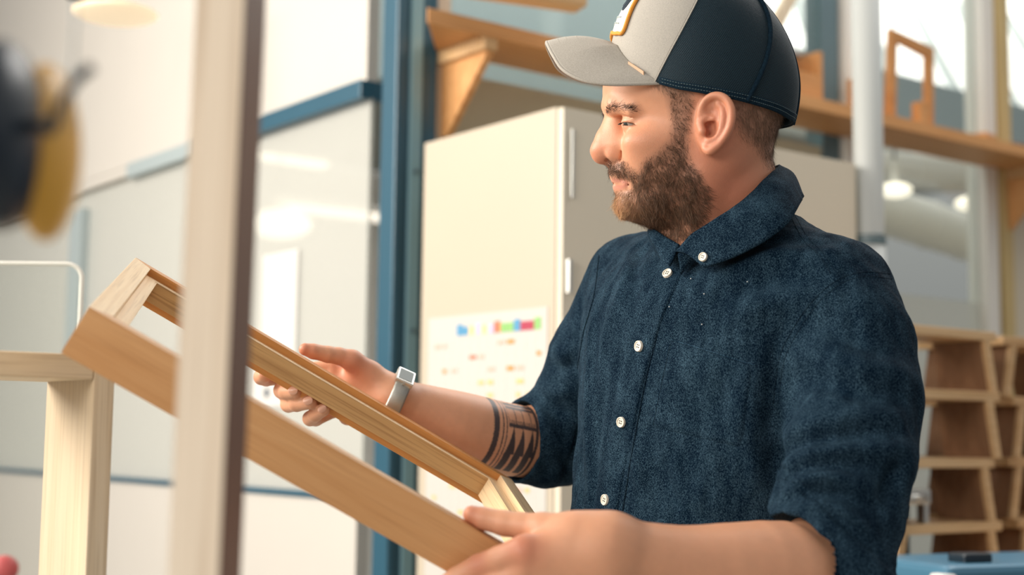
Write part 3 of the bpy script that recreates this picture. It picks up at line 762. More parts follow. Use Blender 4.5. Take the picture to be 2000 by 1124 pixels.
def strands(name, roots, dirs, lens, rad, mat_, parent, bend=None, segs=3, colors=None):
    """short hairs as tapered three-sided tubes, one mesh"""
    n = len(roots); d = dirs / np.linalg.norm(dirs, axis=1, keepdims=True)
    a = np.cross(d, np.array([.31, .2, .93])); a /= np.linalg.norm(a, axis=1, keepdims=True) + 1e-9; b = np.cross(d, a)
    V = np.zeros((n, segs * 3 + 1, 3)); bend = np.zeros_like(d) if bend is None else bend
    for s in range(segs):
        t = s / segs; c = roots + d * (lens * t)[:, None] + bend * (lens * t * t)[:, None]
        rr = (rad * (1 - t * .6))
        for k in range(3):
            an = k * 2 * math.pi / 3; V[:, s * 3 + k] = c + (a * math.cos(an) + b * math.sin(an)) * rr[:, None]
    V[:, -1] = roots + d * lens[:, None] + bend * lens[:, None]
    tri = []
    for s in range(segs - 1):
        for k in range(3):
            p, q, r_, t_ = s * 3 + k, s * 3 + (k + 1) % 3, s * 3 + 3 + (k + 1) % 3, s * 3 + 3 + k
            tri += [(p, q, r_), (p, r_, t_)]
    l = (segs - 1) * 3
    for k in range(3): tri.append((l + k, l + (k + 1) % 3, segs * 3))
    tri = np.array(tri); m = segs * 3 + 1
    T = (tri[None] + (np.arange(n) * m)[:, None, None]).reshape(-1, 3)
    col = None if colors is None else np.repeat(colors, m, axis=0)
    return npmesh(name, V.reshape(-1, 3), T, mat_, parent, colors=col, smooth=True)
# ------------------------------------------------------------------ the man: skin
def Q(px, py, d): return Pc(px, py, d)
HD = 1.50                                     # distance of the head's middle plane
def near(px, py, l): return Pc(px, py, HD - l)
def mir(p): return np.array([p[0], p[1], 2 * HD - p[2]])
mp = .54e-3 * 1.0
_tc = {}
def dense(tab, dd):               # smooth the table of sections into a fine one, sorted by height
    k = (id(tab), dd)
    if k not in _tc:
        t = np.array(tab, float); y = np.linspace(t[0, 0], t[-1, 0], 400); c = [(562 - y) * dd / F]
        for j in range(1, t.shape[1]):
            v = np.interp(y, t[:, 0], t[:, j]); w = np.hanning(25)[1:-1]; w /= w.sum(); m = len(w) // 2
            e = np.r_[2 * v[0] - v[m:0:-1], v, 2 * v[-1] - v[-2:-m - 2:-1]]; c.append(np.convolve(e, w, 'valid'))
        _tc[k] = (tab, np.array(c)[:, ::-1])
    return _tc[k][1]
def interp(tab, col, u):
    c = dense(tab, HD); return np.interp(u, c[0], c[col])
# py, front px, centre px, back px, half width
HT = [(-34, 1375, 1380, 1385, .004), (-12, 1330, 1380, 1425, .022), (20, 1270, 1378, 1465, .044), (60, 1225, 1372, 1498, .060), (100, 1203, 1370, 1518, .070),
      (140, 1184, 1372, 1530, .0755), (168, 1177, 1375, 1536, .078), (190, 1177, 1378, 1534, .0770), (205, 1179, 1380, 1531, .0760), (222, 1194, 1380, 1527, .0745),
      (240, 1205, 1380, 1522, .0735), (270, 1206, 1378, 1508, .0710), (300, 1208, 1370, 1490, .068), (320, 1206, 1360, 1462, .067), (345, 1205, 1348, 1425, .0635),
      (362, 1211, 1340, 1402, .060), (380, 1214, 1335, 1392, .057), (400, 1214, 1325, 1384, .052), (414, 1219, 1320, 1376, .046), (428, 1232, 1315, 1362, .036), (440, 1262, 1312, 1345, .02), (450, 1300, 1312, 1325, .004)]
px2x = lambda v: (v - 1000) * HD / F
def headf(p):
    u = p[:, 1]; xf = px2x(interp(HT, 1, u)); xc = px2x(interp(HT, 2, u)); xb = px2x(interp(HT, 3, u)); w = interp(HT, 4, u)
    x = p[:, 0] - xc; l = np.abs(p[:, 2] - HD)
    a = np.where(x < 0, xc - xf, xb - xc); pe = 2.0 + .12 * np.clip(x / .06, 0, 1) ** 2
    r = ((np.abs(x) / a) ** pe + (l / w) ** pe) ** (1 / pe)
    g = np.maximum(np.minimum(np.minimum(xc - xf, xb - xc), w), .004)
    d = (r - 1) * g * .9
    return np.maximum(d, np.maximum((u - .334), (.056 - u)))
H = [(headf, 0.012, 1)]
def both(f, *pts, **kw):                      # same prim on both sides
    H.append(f(*pts, **kw)); H.append(f(*[mir(p) if isinstance(p, np.ndarray) and p.shape == (3,) else p for p in pts], **kw))
# neck
H.append(chain([(Q(1398, 285, 1.5), .055), (Q(1418, 400, 1.505), .057), (Q(1440, 540, 1.52), .066)], k=.018))
H.append(cap(Q(1354, 425, 1.5), Q(1388, 520, 1.51), .030, .040, k=.03))
both(cap, near(1405, 320, .045), near(1345, 500, .018), .012, .012, k=.03)
both(cap, near(1370, 356, .048), near(1366, 425, .040), .012, .012, k=.022)
# orbit, brow, cheek
both(ell, near(1213, 236, .029), [.013, .0105, .0165], k=.012, op=-1)
both(cap, near(1191, 207, .009), near(1202, 208, .024), .0063, .0058, k=.009)
both(cap, near(1202, 208, .024), near(1232, 217, .044), .006, .005, k=.012)
both(ell, near(1268, 277, .046), [.025, .013, .0145], k=.018)
both(ell, near(1266, 305, .034), [.018, .016, .012], k=.022)
both(cap, near(1210, 256, .0120), near(1215, 276, .0150), .0050, .0055, k=.012)
# nose
H.append(chain([(near(1206, 225, 0), .0060), (near(1195, 247, 0), .0068), (near(1182, 270, 0), .0080), (near(1171.5, 296, 0), .0090), (near(1173, 302, 0), .0088)], k=.007, kin=.004))
both(cap, near(1203, 234, .0045), near(1190, 286, .0060), .0062, .0104, k=.014)
both(cap, near(1205, 250, .0080), near(1204, 285, .0125), .0060, .0080, k=.010)
H.append(cap(near(1176, 306, 0), near(1199, 315, 0), .0064, .006, k=.005))
both(ell, near(1204, 299, .0152), [.0112, .0098, .0066], k=.0028)
for T_ in (lambda p: p, mir): H.append((chain([(T_(near(1216, 296, .0225)), .0007), (T_(near(1218, 304, .0222)), .0018), (T_(near(1211, 315, .0190)), .0010)], kin=.0005)[0], .0035, -1))
both(ell, near(1193, 316, .0080), [.0066, .0036, .0034], M=rot(0, -15, 0), k=.002, op=-1)
# mouth and chin
H.append(ell(near(1211, 338, 0), [.0100, .0120, .022], k=.010))
both(cap, near(1206.5, 350.5, .002), near(1222, 357.5, .021), .0036, .0020, k=.004)
both(cap, near(1208.5, 367, .001), near(1224, 362, .019), .0044, .0022, k=.005)
both(cap, near(1196, 358, .0), near(1229, 361, .025), .0011, .0007, k=.0016, op=-1)
H.append(ell(near(1230, 404, 0), [.0125, .0125, .019], k=.014))
# eyelids and the slit between them; the eyeball is a part of its own
EC = near(1239, 240.5, .031); ER = .0121
both(ell, EC, [.0136, .0134, .0136], k=.0030)
def eyedir(az, el): return np.array([-math.cos(az) * math.cos(el), math.sin(el), -math.sin(az) * math.cos(el)])
rd = eyedir(R(45), R(-9)); upv = np.array([.10, 1., -.10]); tv_ = np.cross(upv, rd); tv_ /= np.linalg.norm(tv_); uv_ = np.cross(rd, tv_)
MFl = np.diag([1, 1, -1])
ME = np.stack([tv_, uv_, rd], 1)
H.append(ell(EC + rd * .0132, [.0112, .0017, .0042], M=ME, k=.0008, op=-1)); H.append(ell(mir(EC + rd * .0132), [.0112, .0017, .0042], M=MFl @ ME, k=.0008, op=-1))
cr_ = [(EC + eyedir(R(a), R(24 - abs(a - 40) * .16)) * .0140, .0006) for a in range(-10, 92, 10)]
H.append((chain(cr_, kin=.0003)[0], .0016, -1)); H.append((chain([(mir(p), r) for p, r in cr_], kin=.0003)[0], .0016, -1))
# ears
def earside(s):
    T = (lambda p: p) if s > 0 else mir
    hx = [(1369, 240, .072, .0030), (1368, 222, .0755, .0030), (1373, 203, .079, .0032), (1385, 190, .082, .0034), (1401, 186.5, .085, .0036), (1416, 192, .088, .0037), (1426, 206, .0905, .0038), (1429.5, 224, .0915, .0037), (1427, 244, .091, .0035), (1419, 262, .089, .0034), (1407, 279, .086, .0036), (1395, 289, .083, .0044), (1386, 295, .0808, .0044), (1379, 291, .0785, .0036)]
    sp = spl([h for h in hx], 40)
    H.append(chain([(T(near(a, b, l)), r) for a, b, l, r in sp], k=.003, kin=.0008))
    M = rot(0, 17 * s, 0) @ rot(0, 0, -12)
    c = T(near(1398, 240, .0775)); H.append(ell(c, [.0190, .0300, .0056], M=M, k=.006))
    H.append(ell(T(near(1388, 255, .071)), [.010, .020, .010], k=.008))
    sp = spl([(1402, 203, .0830, .0022), (1411, 214, .0850, .0030), (1413, 232, .0862, .0036), (1409, 252, .0850, .0038), (1398, 268, .0820, .0036), (1386, 275, .0800, .0034)], 24)
    H.append(chain([(T(near(a, b, l)), r) for a, b, l, r in sp], k=.0035, kin=.0008))
    H.append(ell(T(near(1386, 248, .0845)), [.0080, .0108, .0140], k=.0022, op=-1))
    H.append(chain([(T(near(1382, 202, .0868)), .0034), (T(near(1387, 216, .0838)), .0048), (T(near(1396, 228, .0868)), .0036)], k=.0022)[:2] + (-1,))
    H.append(cap(T(near(1368, 243, .0760)), T(near(1372, 256, .0785)), .0036, .0040, k=.004))
    H.append(cap(T(near(1372, 236, .0755)), T(near(1392, 233, .0805)), .0022, .0018, k=.003))
earside(1); earside(-1)
t1 = time.time()
VH, QH = polygonise(H, [.075, -.03, 1.38], [.32, .345, 1.62], .0012, slack=2.4)
print('head', len(VH), time.time() - t1)

# hands and arms ---------------------------------------------------
def fingers(lst): return [chain([(Q(*p[:3]), p[3]) for p in f], k=.0045, kin=.002) for f in lst]
# far arm (his right): gripping the far rail
FA = [chain([(Q(1232, 562, 1.665), .040), (Q(1150, 700, 1.71), .044), (Q(1095, 870, 1.745), .040)], k=.03),
      limb([(Q(1095, 870, 1.745), .040), (Q(985, 858, 1.700), .0425), (Q(900, 832, 1.672), .0385), (Q(830, 806, 1.655), .031), (Q(768, 783, 1.638), .0245)], k=.02),
      cap(Q(768, 776, 1.628), Q(768, 790, 1.655), .022, .022, k=.012),
      cap(Q(762, 780, 1.64), Q(700, 742, 1.642), .0225, .019, k=.014), cap(Q(762, 786, 1.64), Q(690, 782, 1.64), .020, .0155, k=.014),
      cap(Q(740, 770, 1.64), Q(655, 735, 1.645), .016, .0125, k=.012), cap(Q(740, 780, 1.64), Q(672, 758, 1.645), .015, .012, k=.012),
      cap(Q(735, 795, 1.635), Q(680, 812, 1.622), .017, .0115, k=.012),
      chain([(Q(752, 762, 1.638), .0165), (Q(722, 731, 1.632), .0145), (Q(688, 705, 1.622), .0120)], k=.012, kin=.005)]
FA += fingers([[(688, 705, 1.622, .0115), (662, 696, 1.617, .0098), (641, 693, 1.612, .0094), (612, 687, 1.606, .0086), (596, 683, 1.603, .0072)],
               [(648, 722, 1.648, .0115), (590, 727, 1.648, .0098), (545, 736, 1.640, .0098), (520, 739, 1.615, .0092), (511, 737, 1.592, .0088), (516, 734, 1.580, .0080)],
               [(655, 738, 1.645, .0112), (600, 750, 1.645, .0098), (562, 758, 1.630, .0100), (551, 763, 1.600, .0095), (560, 765, 1.577, .0091), (576, 765, 1.563, .0082)],
               [(670, 756, 1.645, .0108), (618, 774, 1.643, .0096), (576, 784, 1.628, .0098), (564, 790, 1.600, .0093), (580, 789, 1.576, .0089), (605, 786, 1.562, .0080)],
               [(688, 782, 1.640, .0100), (650, 802, 1.636, .0088), (616, 818, 1.622, .0088), (606, 818, 1.597, .0085), (616, 810, 1.576, .0081), (632, 801, 1.562, .0072)]])
t1 = time.time()
V1, Q1 = polygonise(FA, [-.32, -.26, 1.55], [.20, .07, 1.81], .00115)
print('far arm', len(V1), time.time() - t1)
# near arm (his left)
NA = [chain([(Q(1630, 590, 1.415), .036), (Q(1668, 740, 1.36), .040), (Q(1645, 940, 1.30), .040), (Q(1622, 1160, 1.262), .044)], k=.03),
      limb([(Q(1622, 1160, 1.262), .042), (Q(1540, 1128, 1.242), .0465), (Q(1440, 1124, 1.222), .0440), (Q(1340, 1114, 1.205), .0365), (Q(1250, 1096, 1.192), .0315), (Q(1180, 1080, 1.182), .0285)], k=.02),
      cap(Q(1190, 1072, 1.182), Q(1190, 1100, 1.182), .0265, .0265, k=.015),
      cap(Q(1180, 1072, 1.182), Q(1120, 1052, 1.182), .0265, .0205, k=.015),
      cap(Q(1180, 1085, 1.18), Q(1035, 1080, 1.170), .024, .0150, k=.014), cap(Q(1180, 1100, 1.18), Q(1030, 1118, 1.172), .022, .0142, k=.014),
      cap(Q(1180, 1110, 1.18), Q(1040, 1158, 1.176), .020, .0135, k=.014), cap(Q(1180, 1120, 1.18), Q(1062, 1195, 1.182), .019, .0125, k=.014),
      chain([(Q(1130, 1052, 1.186), .0190), (Q(1062, 1035, 1.196), .0138)], k=.012)]
NA += fingers([[(1062, 1035, 1.196, .0136), (1020, 1028, 1.203, .0112), (985, 1023, 1.208, .0108), (945, 1014, 1.212, .0096), (922, 1006, 1.213, .0078)],
               [(1022, 1078, 1.168, .0135), (975, 1094, 1.174, .0110), (935, 1108, 1.182, .0104), (893, 1130, 1.188, .0094), (862, 1148, 1.198, .0080)],
               [(1018, 1120, 1.170, .0132), (970, 1145, 1.172, .0110), (925, 1170, 1.180, .0104), (893, 1192, 1.196, .0094), (880, 1196, 1.215, .0082)],
               [(1028, 1160, 1.174, .0126), (985, 1190, 1.176, .0106), (950, 1222, 1.186, .0100), (930, 1240, 1.204, .0090), (925, 1238, 1.222, .0080)],
               [(1052, 1198, 1.180, .0112), (1018, 1230, 1.184, .0092), (990, 1256, 1.194, .0086), (976, 1266, 1.210, .0080), (975, 1262, 1.224, .0072)]])
t1 = time.time()
V2, Q2 = polygonise(NA, [-.10, -.36, 1.10], [.40, .06, 1.50], .0015)
print('near arm', len(V2), time.time() - t1)
# trunk under the clothes
S_ = np.array([.62, 0, -.785]); F_ = np.array([-.785, 0, -.62])   # towards his left shoulder / the way his chest faces
TC = Q(1424, 600, 1.53)
def trunk(px_tab):
    c = dense(px_tab, 1.53); uu = c[0]
    def f(p):
        u = p[:, 1]; sh = np.interp(u, uu, c[1]); a = np.interp(u, uu, c[2]); b = np.interp(u, uu, c[3])
        q = p - TC; s = q @ S_; g = q @ F_ - sh; pe = 2.25
        r = ((np.abs(s) / a) ** pe + (np.abs(g) / b) ** pe) ** (1 / pe)
        d = (r - 1) * np.minimum(a, b) * .9
        return np.maximum(d, np.maximum(u - uu.max(), uu.min() - u))
    return f
TT = [(425, -.02, .06, .055), (450, -.02, .080, .066), (480, -.016, .118, .080), (510, -.012, .150, .094), (550, -.006, .172, .106), (600, 0, .182, .114), (700, .003, .186, .121), (850, .012, .178, .121), (1000, .028, .168, .120), (1150, .034, .166, .120), (1300, .034, .168, .120)]
shrink = [(a, b, c - .014, d - .012) for a, b, c, d in TT]
B_ = [(trunk(shrink), .02, 1), cap(Q(1440, 510, 1.51), Q(1610, 580, 1.42), .030, .034, k=.03), cap(Q(1400, 520, 1.54), Q(1225, 545, 1.655), .035, .040, k=.03), cap(Q(1425, 440, 1.51), Q(1440, 600, 1.53), .054, .07, k=.03)]
V3, Q3 = polygonise(B_, [-.02, -.42, 1.30], [.42, .10, 1.76], .0045)

# skin colouring (the skin's own colour, not its lighting)
def lin(r, g, b): return np.array(srgb(r, g, b)[:3])
SK = lin(216, 158, 124); RED = lin(192, 106, 82); LIP = lin(204, 136, 118); STUB = lin(134, 98, 80); HAIRC = lin(84, 62, 50)
def mixc(c, t, w): return c * (1 - w[:, None]) + t[None] * w[:, None]
def proj(V): return 1000 + V[:, 0] / V[:, 2] * F, 562 - V[:, 1] / V[:, 2] * F
def blob(V, c, r): return np.exp(-(np.linalg.norm(V - c, axis=1) / r) ** 2)
BEARD = [(1299, 168), (1347, 180), (1354, 200), (1350, 232), (1343, 262), (1342, 292), (1347, 318), (1366, 338), (1384, 372), (1384, 400), (1372, 432), (1352, 468), (1300, 478), (1240, 444), (1206, 424), (1192, 396), (1194, 375), (1212, 370), (1230, 369), (1233, 362), (1224, 352), (1204, 345), (1188, 338), (1182, 320), (1188, 312), (1214, 314), (1226, 328), (1246, 336), (1262, 312), (1288, 294), (1308, 272), (1313, 240), (1306, 205)]
SCALP = [(1250, 100), (1262, 160), (1300, 176), (1350, 182), (1360, 150)]
NAPE = [(1436, 180), (1436, 235), (1452, 262), (1478, 285), (1500, 318), (1516, 330), (1560, 250), (1560, 150)]
def colhead(V):
    Vm = V.copy(); Vm[:, 2] = np.minimum(V[:, 2], 2 * HD - V[:, 2]); x, y = proj(Vm)
    c = np.repeat(SK[None], len(V), 0)
    n = vnoise(V, 90, 3) * .5 + vnoise(V, 260, 4) * .5
    c = c * (0.95 + .10 * n)[:, None]
    c = mixc(c, RED, .50 * np.clip(blob(Vm, near(1172, 300, 0), .020) + blob(Vm, near(1400, 235, .085), .034) * .95, 0, 1))
    c = mixc(c, RED, .60 * blob(Vm, near(1420, 370, .055), .06)); c = mixc(c, RED, .22 * blob(Vm, near(1250, 275, .05), .022))
    side = near(1300, 300, .02)[2]
    b = soft(x, y, BEARD, 16) * (Vm[:, 2] < HD + .001)
    c = mixc(c, STUB, .72 * b * (.75 + .25 * n))
    s = np.maximum(soft(x, y, SCALP, 14), soft(x, y, NAPE, 22)); earm = (Vm[:, 2] < HD - .0775)
    c = mixc(c, lin(146, 112, 94), .65 * s * (~earm))
    lip = np.zeros(len(V))
    lip = np.maximum(lip, np.clip(1.3 - polydist(x, y, [(1199, 352), (1212, 354), (1224, 358)], False) / 5, 0, 1))
    lip = np.maximum(lip, np.clip(1.3 - polydist(x, y, [(1201, 366), (1212, 366), (1222, 362)], False) / 6, 0, 1))
    c = mixc(c, LIP, .85 * lip)
    return np.clip(c, 0, 1)
def colarm(V, tips):
    c = np.repeat(SK[None], len(V), 0); n = vnoise(V, 70, 5) * .5 + vnoise(V, 240, 6) * .5
    c = c * (0.95 + .10 * n)[:, None]
    for t, r in tips: c = mixc(c, RED, .6 * blob(V, t, r))
    return np.clip(c, 0, 1)
INK = lin(30, 46, 58)
def tattoo(V, c):                   # broad band, lines and spear points round the forearm just below the sleeve
    x, y = proj(V); fa = Q(1095, 870, 1.745); fb = Q(900, 832, 1.672); ax = fb - fa; L = np.linalg.norm(ax); ax /= L
    q = V - fa; s = q @ ax; r = q - s[:, None] * ax
    e1 = np.array([0, 1, 0.]) - ax * ax[1]; e1 /= np.linalg.norm(e1); e2 = np.cross(ax, e1)
    if e2[2] > 0: e2 = -e2
    ang = np.degrees(np.arctan2(r @ e2, r @ e1))            # 0 on top, 90 facing the lens
    s = (s - (.0)) * 1000                                   # mm from the elbow
    return s, ang
cA = colarm(V1, [(Q(596, 683, 1.603), .012), (Q(511, 735, 1.6), .012), (Q(575, 764, 1.585), .010), (Q(690, 715, 1.62), .02)])
s_, an_ = tattoo(V1, cA)
xx, yy = proj(V1)
CMB = time.time()
def tat_mask(s, a):
    """s runs from elbow to wrist in mm, a is the angle round the arm in degrees"""
    m = np.zeros(len(s)); w = lambda v, c, h: (np.abs(v - c) < h)
    e = 124.0                                               # outer edge towards the wrist
    m = np.maximum(m, w(s, e - 4, 3.6)); m = np.maximum(m, w(s, e - 13, .8)); m = np.maximum(m, w(s, e - 17.5, .7))
    inn = (s < e - 20) & (s > e - 62)
    m = np.maximum(m, inn & (a > 22) & (a < 38) & ~w(a, 34, 1.2))
    m = np.maximum(m, inn & (a > 38) & (a < 41 + 3 * (np.abs((s / 2.2) % 1 - .5) * 2)))
    m = np.maximum(m, inn & (a > 38) & (a < 76) & (np.abs(((s - e + 20) / 10.5) % 1 - .5) > .455))
    m = np.maximum(m, inn & (a > 72) & (a < 78)); m = np.maximum(m, inn & (a > 66) & (a <= 72) & (((s / 2.4) % 1) < .45))
    t = ((s - e + 20) / 13.0) % 1; m = np.maximum(m, inn & (a >= 78) & (a < 118) & (np.abs(t - .5) * 2 < 1 - (118 - a) / 40 * .95))
    m = np.maximum(m, inn & (a >= 118) & (a < 150) & (t > .3))
    m = np.maximum(m, inn & (a < 22) & (a > -10) & (np.abs(((s - a * .35) / 8.0) % 1 - .5) > .44))
    m = np.maximum(m, inn & (s < e - 58)); m = np.maximum(m, inn & (a < -14) & (a > -120) & (((a + s * 1.2) / 30) % 1 < .5))
    return m.astype(float)
acc = 0
for ds, da in ((-.35, -.5), (.35, -.5), (-.35, .5), (.35, .5)): acc = acc + tat_mask(s_ + ds, an_ + da) / 4
cA = mixc(cA, INK, acc * .9 * ((xx > 880) & (yy > 700)))
cN = colarm(V2, [(Q(918, 1004, 1.213), .013), (Q(1022, 1070, 1.16), .018), (Q(935, 1100, 1.175), .012)])
cH = colhead(VH); cB = colarm(V3, [])
VB, QB = cat_mesh([(VH, QH), (V1, Q1), (V2, Q2), (V3, Q3)])
CB = np.concatenate([cH, cA, cN, cB])
def skinmat():
    m = bpy.data.materials.new('skin'); m.use_nodes = True; nt = m.node_tree; b = nt.nodes['Principled BSDF']; L = nt.links.new; N = nt.nodes.new
    a = N('ShaderNodeVertexColor'); a.layer_name = 'tint'; L(a.outputs[0], b.inputs['Base Color'])
    b.inputs['Subsurface Weight'].default_value = 0.16; b.inputs['Subsurface Radius'].default_value = (1, .35, .2); b.inputs['Subsurface Scale'].default_value = 0.006
    b.inputs['Roughness'].default_value = 0.47; b.inputs['Specular IOR Level'].default_value = 0.42
    tc = N('ShaderNodeTexCoord'); v = N('ShaderNodeTexVoronoi'); v.inputs['Scale'].default_value = 900; n = N('ShaderNodeTexNoise'); n.inputs['Scale'].default_value = 620; n.inputs['Detail'].default_value = 5
    L(tc.outputs['Object'], v.inputs['Vector']); L(tc.outputs['Object'], n.inputs['Vector'])
    ad = N('ShaderNodeMath'); ad.operation = 'ADD'; L(v.outputs['Distance'], ad.inputs[0]); L(n.outputs['Fac'], ad.inputs[1])
    bp = N('ShaderNodeBump'); bp.inputs['Strength'].default_value = 0.16; bp.inputs['Distance'].default_value = 0.0006
    L(ad.outputs[0], bp.inputs['Height']); L(bp.outputs[0], b.inputs['Normal'])
    return m
M_skin = skinmat()
w0 = c2w(TC)[0]
man = empty('person', Matrix.Translation((w0[0], w0[1], 0)), 'bearded man in a grey cap and navy shirt, looking down at the frame he holds', 'person')
body = npmesh('body', VB, QB, M_skin, man, colors=CB)
print('body', len(VB), time.time() - T0)
# ------------------------------------------------------------------ shirt
def shirtmat(name, k=1.0):
    m = bpy.data.materials.new(name); m.use_nodes = True; nt = m.node_tree; b = nt.nodes['Principled BSDF']; L = nt.links.new; N = nt.nodes.new
    tc = N('ShaderNodeTexCoord'); n = N('ShaderNodeTexNoise'); n.inputs['Scale'].default_value = 1500; n.inputs['Detail'].default_value = 3
    mp_ = N('ShaderNodeMapping'); mp_.inputs['Scale'].default_value = (1, 1, .45); L(tc.outputs['Object'], mp_.inputs['Vector']); L(mp_.outputs[0], n.inputs['Vector'])
    n2 = N('ShaderNodeTexNoise'); n2.inputs['Scale'].default_value = 60; n2.inputs['Detail'].default_value = 4; L(mp_.outputs[0], n2.inputs['Vector'])
    r = N('ShaderNodeValToRGB'); e = r.color_ramp.elements
    e[0].position = .45; e[0].color = tuple(c * k for c in srgb(0, 17, 33)[:3]) + (1,); e[1].position = .78; e[1].color = tuple(c * k for c in srgb(68, 95, 112)[:3]) + (1,)
    ad = N('ShaderNodeMath'); ad.operation = 'MULTIPLY_ADD'; ad.inputs[1].default_value = .3; L(n2.outputs['Fac'], ad.inputs[0]); 
    sb = N('ShaderNodeMath'); sb.operation = 'ADD'; sb.inputs[1].default_value = -.15; L(n.outputs['Fac'], sb.inputs[0]); L(sb.outputs[0], ad.inputs[2]); L(ad.outputs[0], r.inputs[0])
    L(r.outputs[0], b.inputs['Base Color']); b.inputs['Roughness'].default_value = .85; b.inputs['Specular IOR Level'].default_value = .05
    b.inputs['Sheen Weight'].default_value = .0; b.inputs['Sheen Roughness'].default_value = .5; b.inputs['Sheen Tint'].default_value = (.45, .62, .75, 1)
    bp = N('ShaderNodeBump'); bp.inputs['Strength'].default_value = .5; bp.inputs['Distance'].default_value = .0008; L(n.outputs['Fac'], bp.inputs['Height']); L(bp.outputs[0], b.inputs['Normal'])
    return m
M_shirt = shirtmat('navy_flannel'); M_shirt2 = shirtmat('navy_flannel_seam_shade', .8); M_shirt3 = shirtmat('navy_flannel_ridge', 1.9)
TS = [(425, -.02, .06, .055), (450, -.02, .085, .070), (480, -.016, .124, .084), (510, -.012, .155, .098), (550, -.006, .176, .110), (600, 0, .183, .116), (700, .003, .186, .122), (850, .012, .176, .122), (1000, .028, .165, .121), (1150, .042, .170, .128), (1300, .045, .172, .130), (1440, .045, .176, .134)]
def plane(p0, n): n = np.array(n, float); n /= np.linalg.norm(n); return (lambda p: (p - p0) @ n)
nch = chain([(Q(1634, 574, 1.415), .050), (Q(1670, 670, 1.385), .0535), (Q(1678, 770, 1.355), .0545), (Q(1664, 880, 1.322), .0565), (Q(1638, 1000, 1.290), .0545), (Q(1612, 1130, 1.262), .0545), (Q(1550, 1135, 1.246), .0520)], k=.03, kin=.02)[0]
npl = plane(Q(1572, 1070, 1.24), (-.66, -.75, .05))
fch = chain([(Q(1238, 556, 1.66), .054), (Q(1172, 700, 1.705), .054), (Q(1096, 858, 1.742), .0530), (Q(1010, 862, 1.709), .0480)], k=.03, kin=.02)[0]
fax = Q(985, 858, 1.70) - Q(1095, 870, 1.745); fpl = plane(Q(1012, 862, 1.71), fax)
nfor = chain([(Q(1622, 1160, 1.262), .050), (Q(1540, 1124, 1.242), .0500), (Q(1440, 1116, 1.222), .0475)], k=.02, kin=.014)[0]
ffor = chain([(Q(1095, 870, 1.745), .045), (Q(985, 858, 1.700), .0455), (Q(900, 832, 1.672), .042)], k=.02, kin=.012)[0]
SP = [(trunk(TS), .02, 1),
      cap(Q(1450, 480, 1.50), Q(1620, 568, 1.422), .045, .049, k=.03), cap(Q(1400, 480, 1.54), Q(1248, 548, 1.65), .042, .050, k=.03),
      (lambda p: smax(nch(p), npl(p), .004), .022, 1), (lambda p: smax(fch(p), fpl(p), .004), .020, 1),
      ell(Q(1066, 908, 1.72), [.030, .026, .030], k=.02), ell(Q(1722, 890, 1.30), [.020, .018, .03], k=.03),
      (lambda p: smax(nch(p) - .0032, smax(npl(p) - .0005, -.034 - npl(p)), .0015), .002, 1),
      (lambda p: smax(fch(p) - .0030, smax(fpl(p) - .0005, -.036 - fpl(p)), .0015), .002, 1),
      (lambda p: smax(nfor(p), np.abs(npl(p)) - .020, .003), .002, -1), (lambda p: smax(ffor(p), np.abs(fpl(p)) - .020, .003), .002, -1)]
t1 = time.time()
VS, QS = polygonise(SP, [-.06, -.55, 1.14], [.44, .12, 1.82], .0024)
print('shirt', len(VS), time.time() - t1)
from mathutils.bvhtree import BVHTree
def bvh(V, Q_): return BVHTree.FromPolygons([tuple(v) for v in V], [tuple(q) for q in Q_])
base_bvh = bvh(VS[:, [0, 1, 2]], QS)
def shoot(b, px, py, dmax=5.0, start=.4):
    d = Vector(Pc(px, py, 1.0)); d.normalize(); h = b.ray_cast(d * start, d)
    return (None, None) if h[0] is None else (np.array(h[0]), np.array(h[1]) * (1 if Vector(h[1]).dot(d) < 0 else -1))
def fold(px_pts, amp, w, n=14):
    c = spl(px_pts, n); P3 = [shoot(base_bvh, x, y)[0] for x, y in c]; P3 = [p for p in P3 if p is not None]
    if len(P3) < 2: return
    P3 = np.array(P3); lo = P3.min(0) - w * 3; hi = P3.max(0) + w * 3
    m = np.where(((VS > lo) & (VS < hi)).all(1))[0]; p = VS[m]; d = np.full(len(m), 9.0); tt_ = np.zeros(len(m))
    for i in range(len(P3) - 1):
        a = P3[i]; ba = P3[i + 1] - a; t = np.clip(((p - a) @ ba) / max(ba @ ba, 1e-9), 0, 1)
        e = np.linalg.norm(p - a - t[:, None] * ba, axis=1); u = e < d; d[u] = e[u]; tt_[u] = (i + t[u]) / (len(P3) - 1)
    DISP[m] += 1.9 * amp * np.exp(-(d / w) ** 2) * np.sin(np.pi * np.clip(tt_, .03, .97)) ** .5
DISP = np.zeros(len(VS)); NS = vnormals(VS, QS)
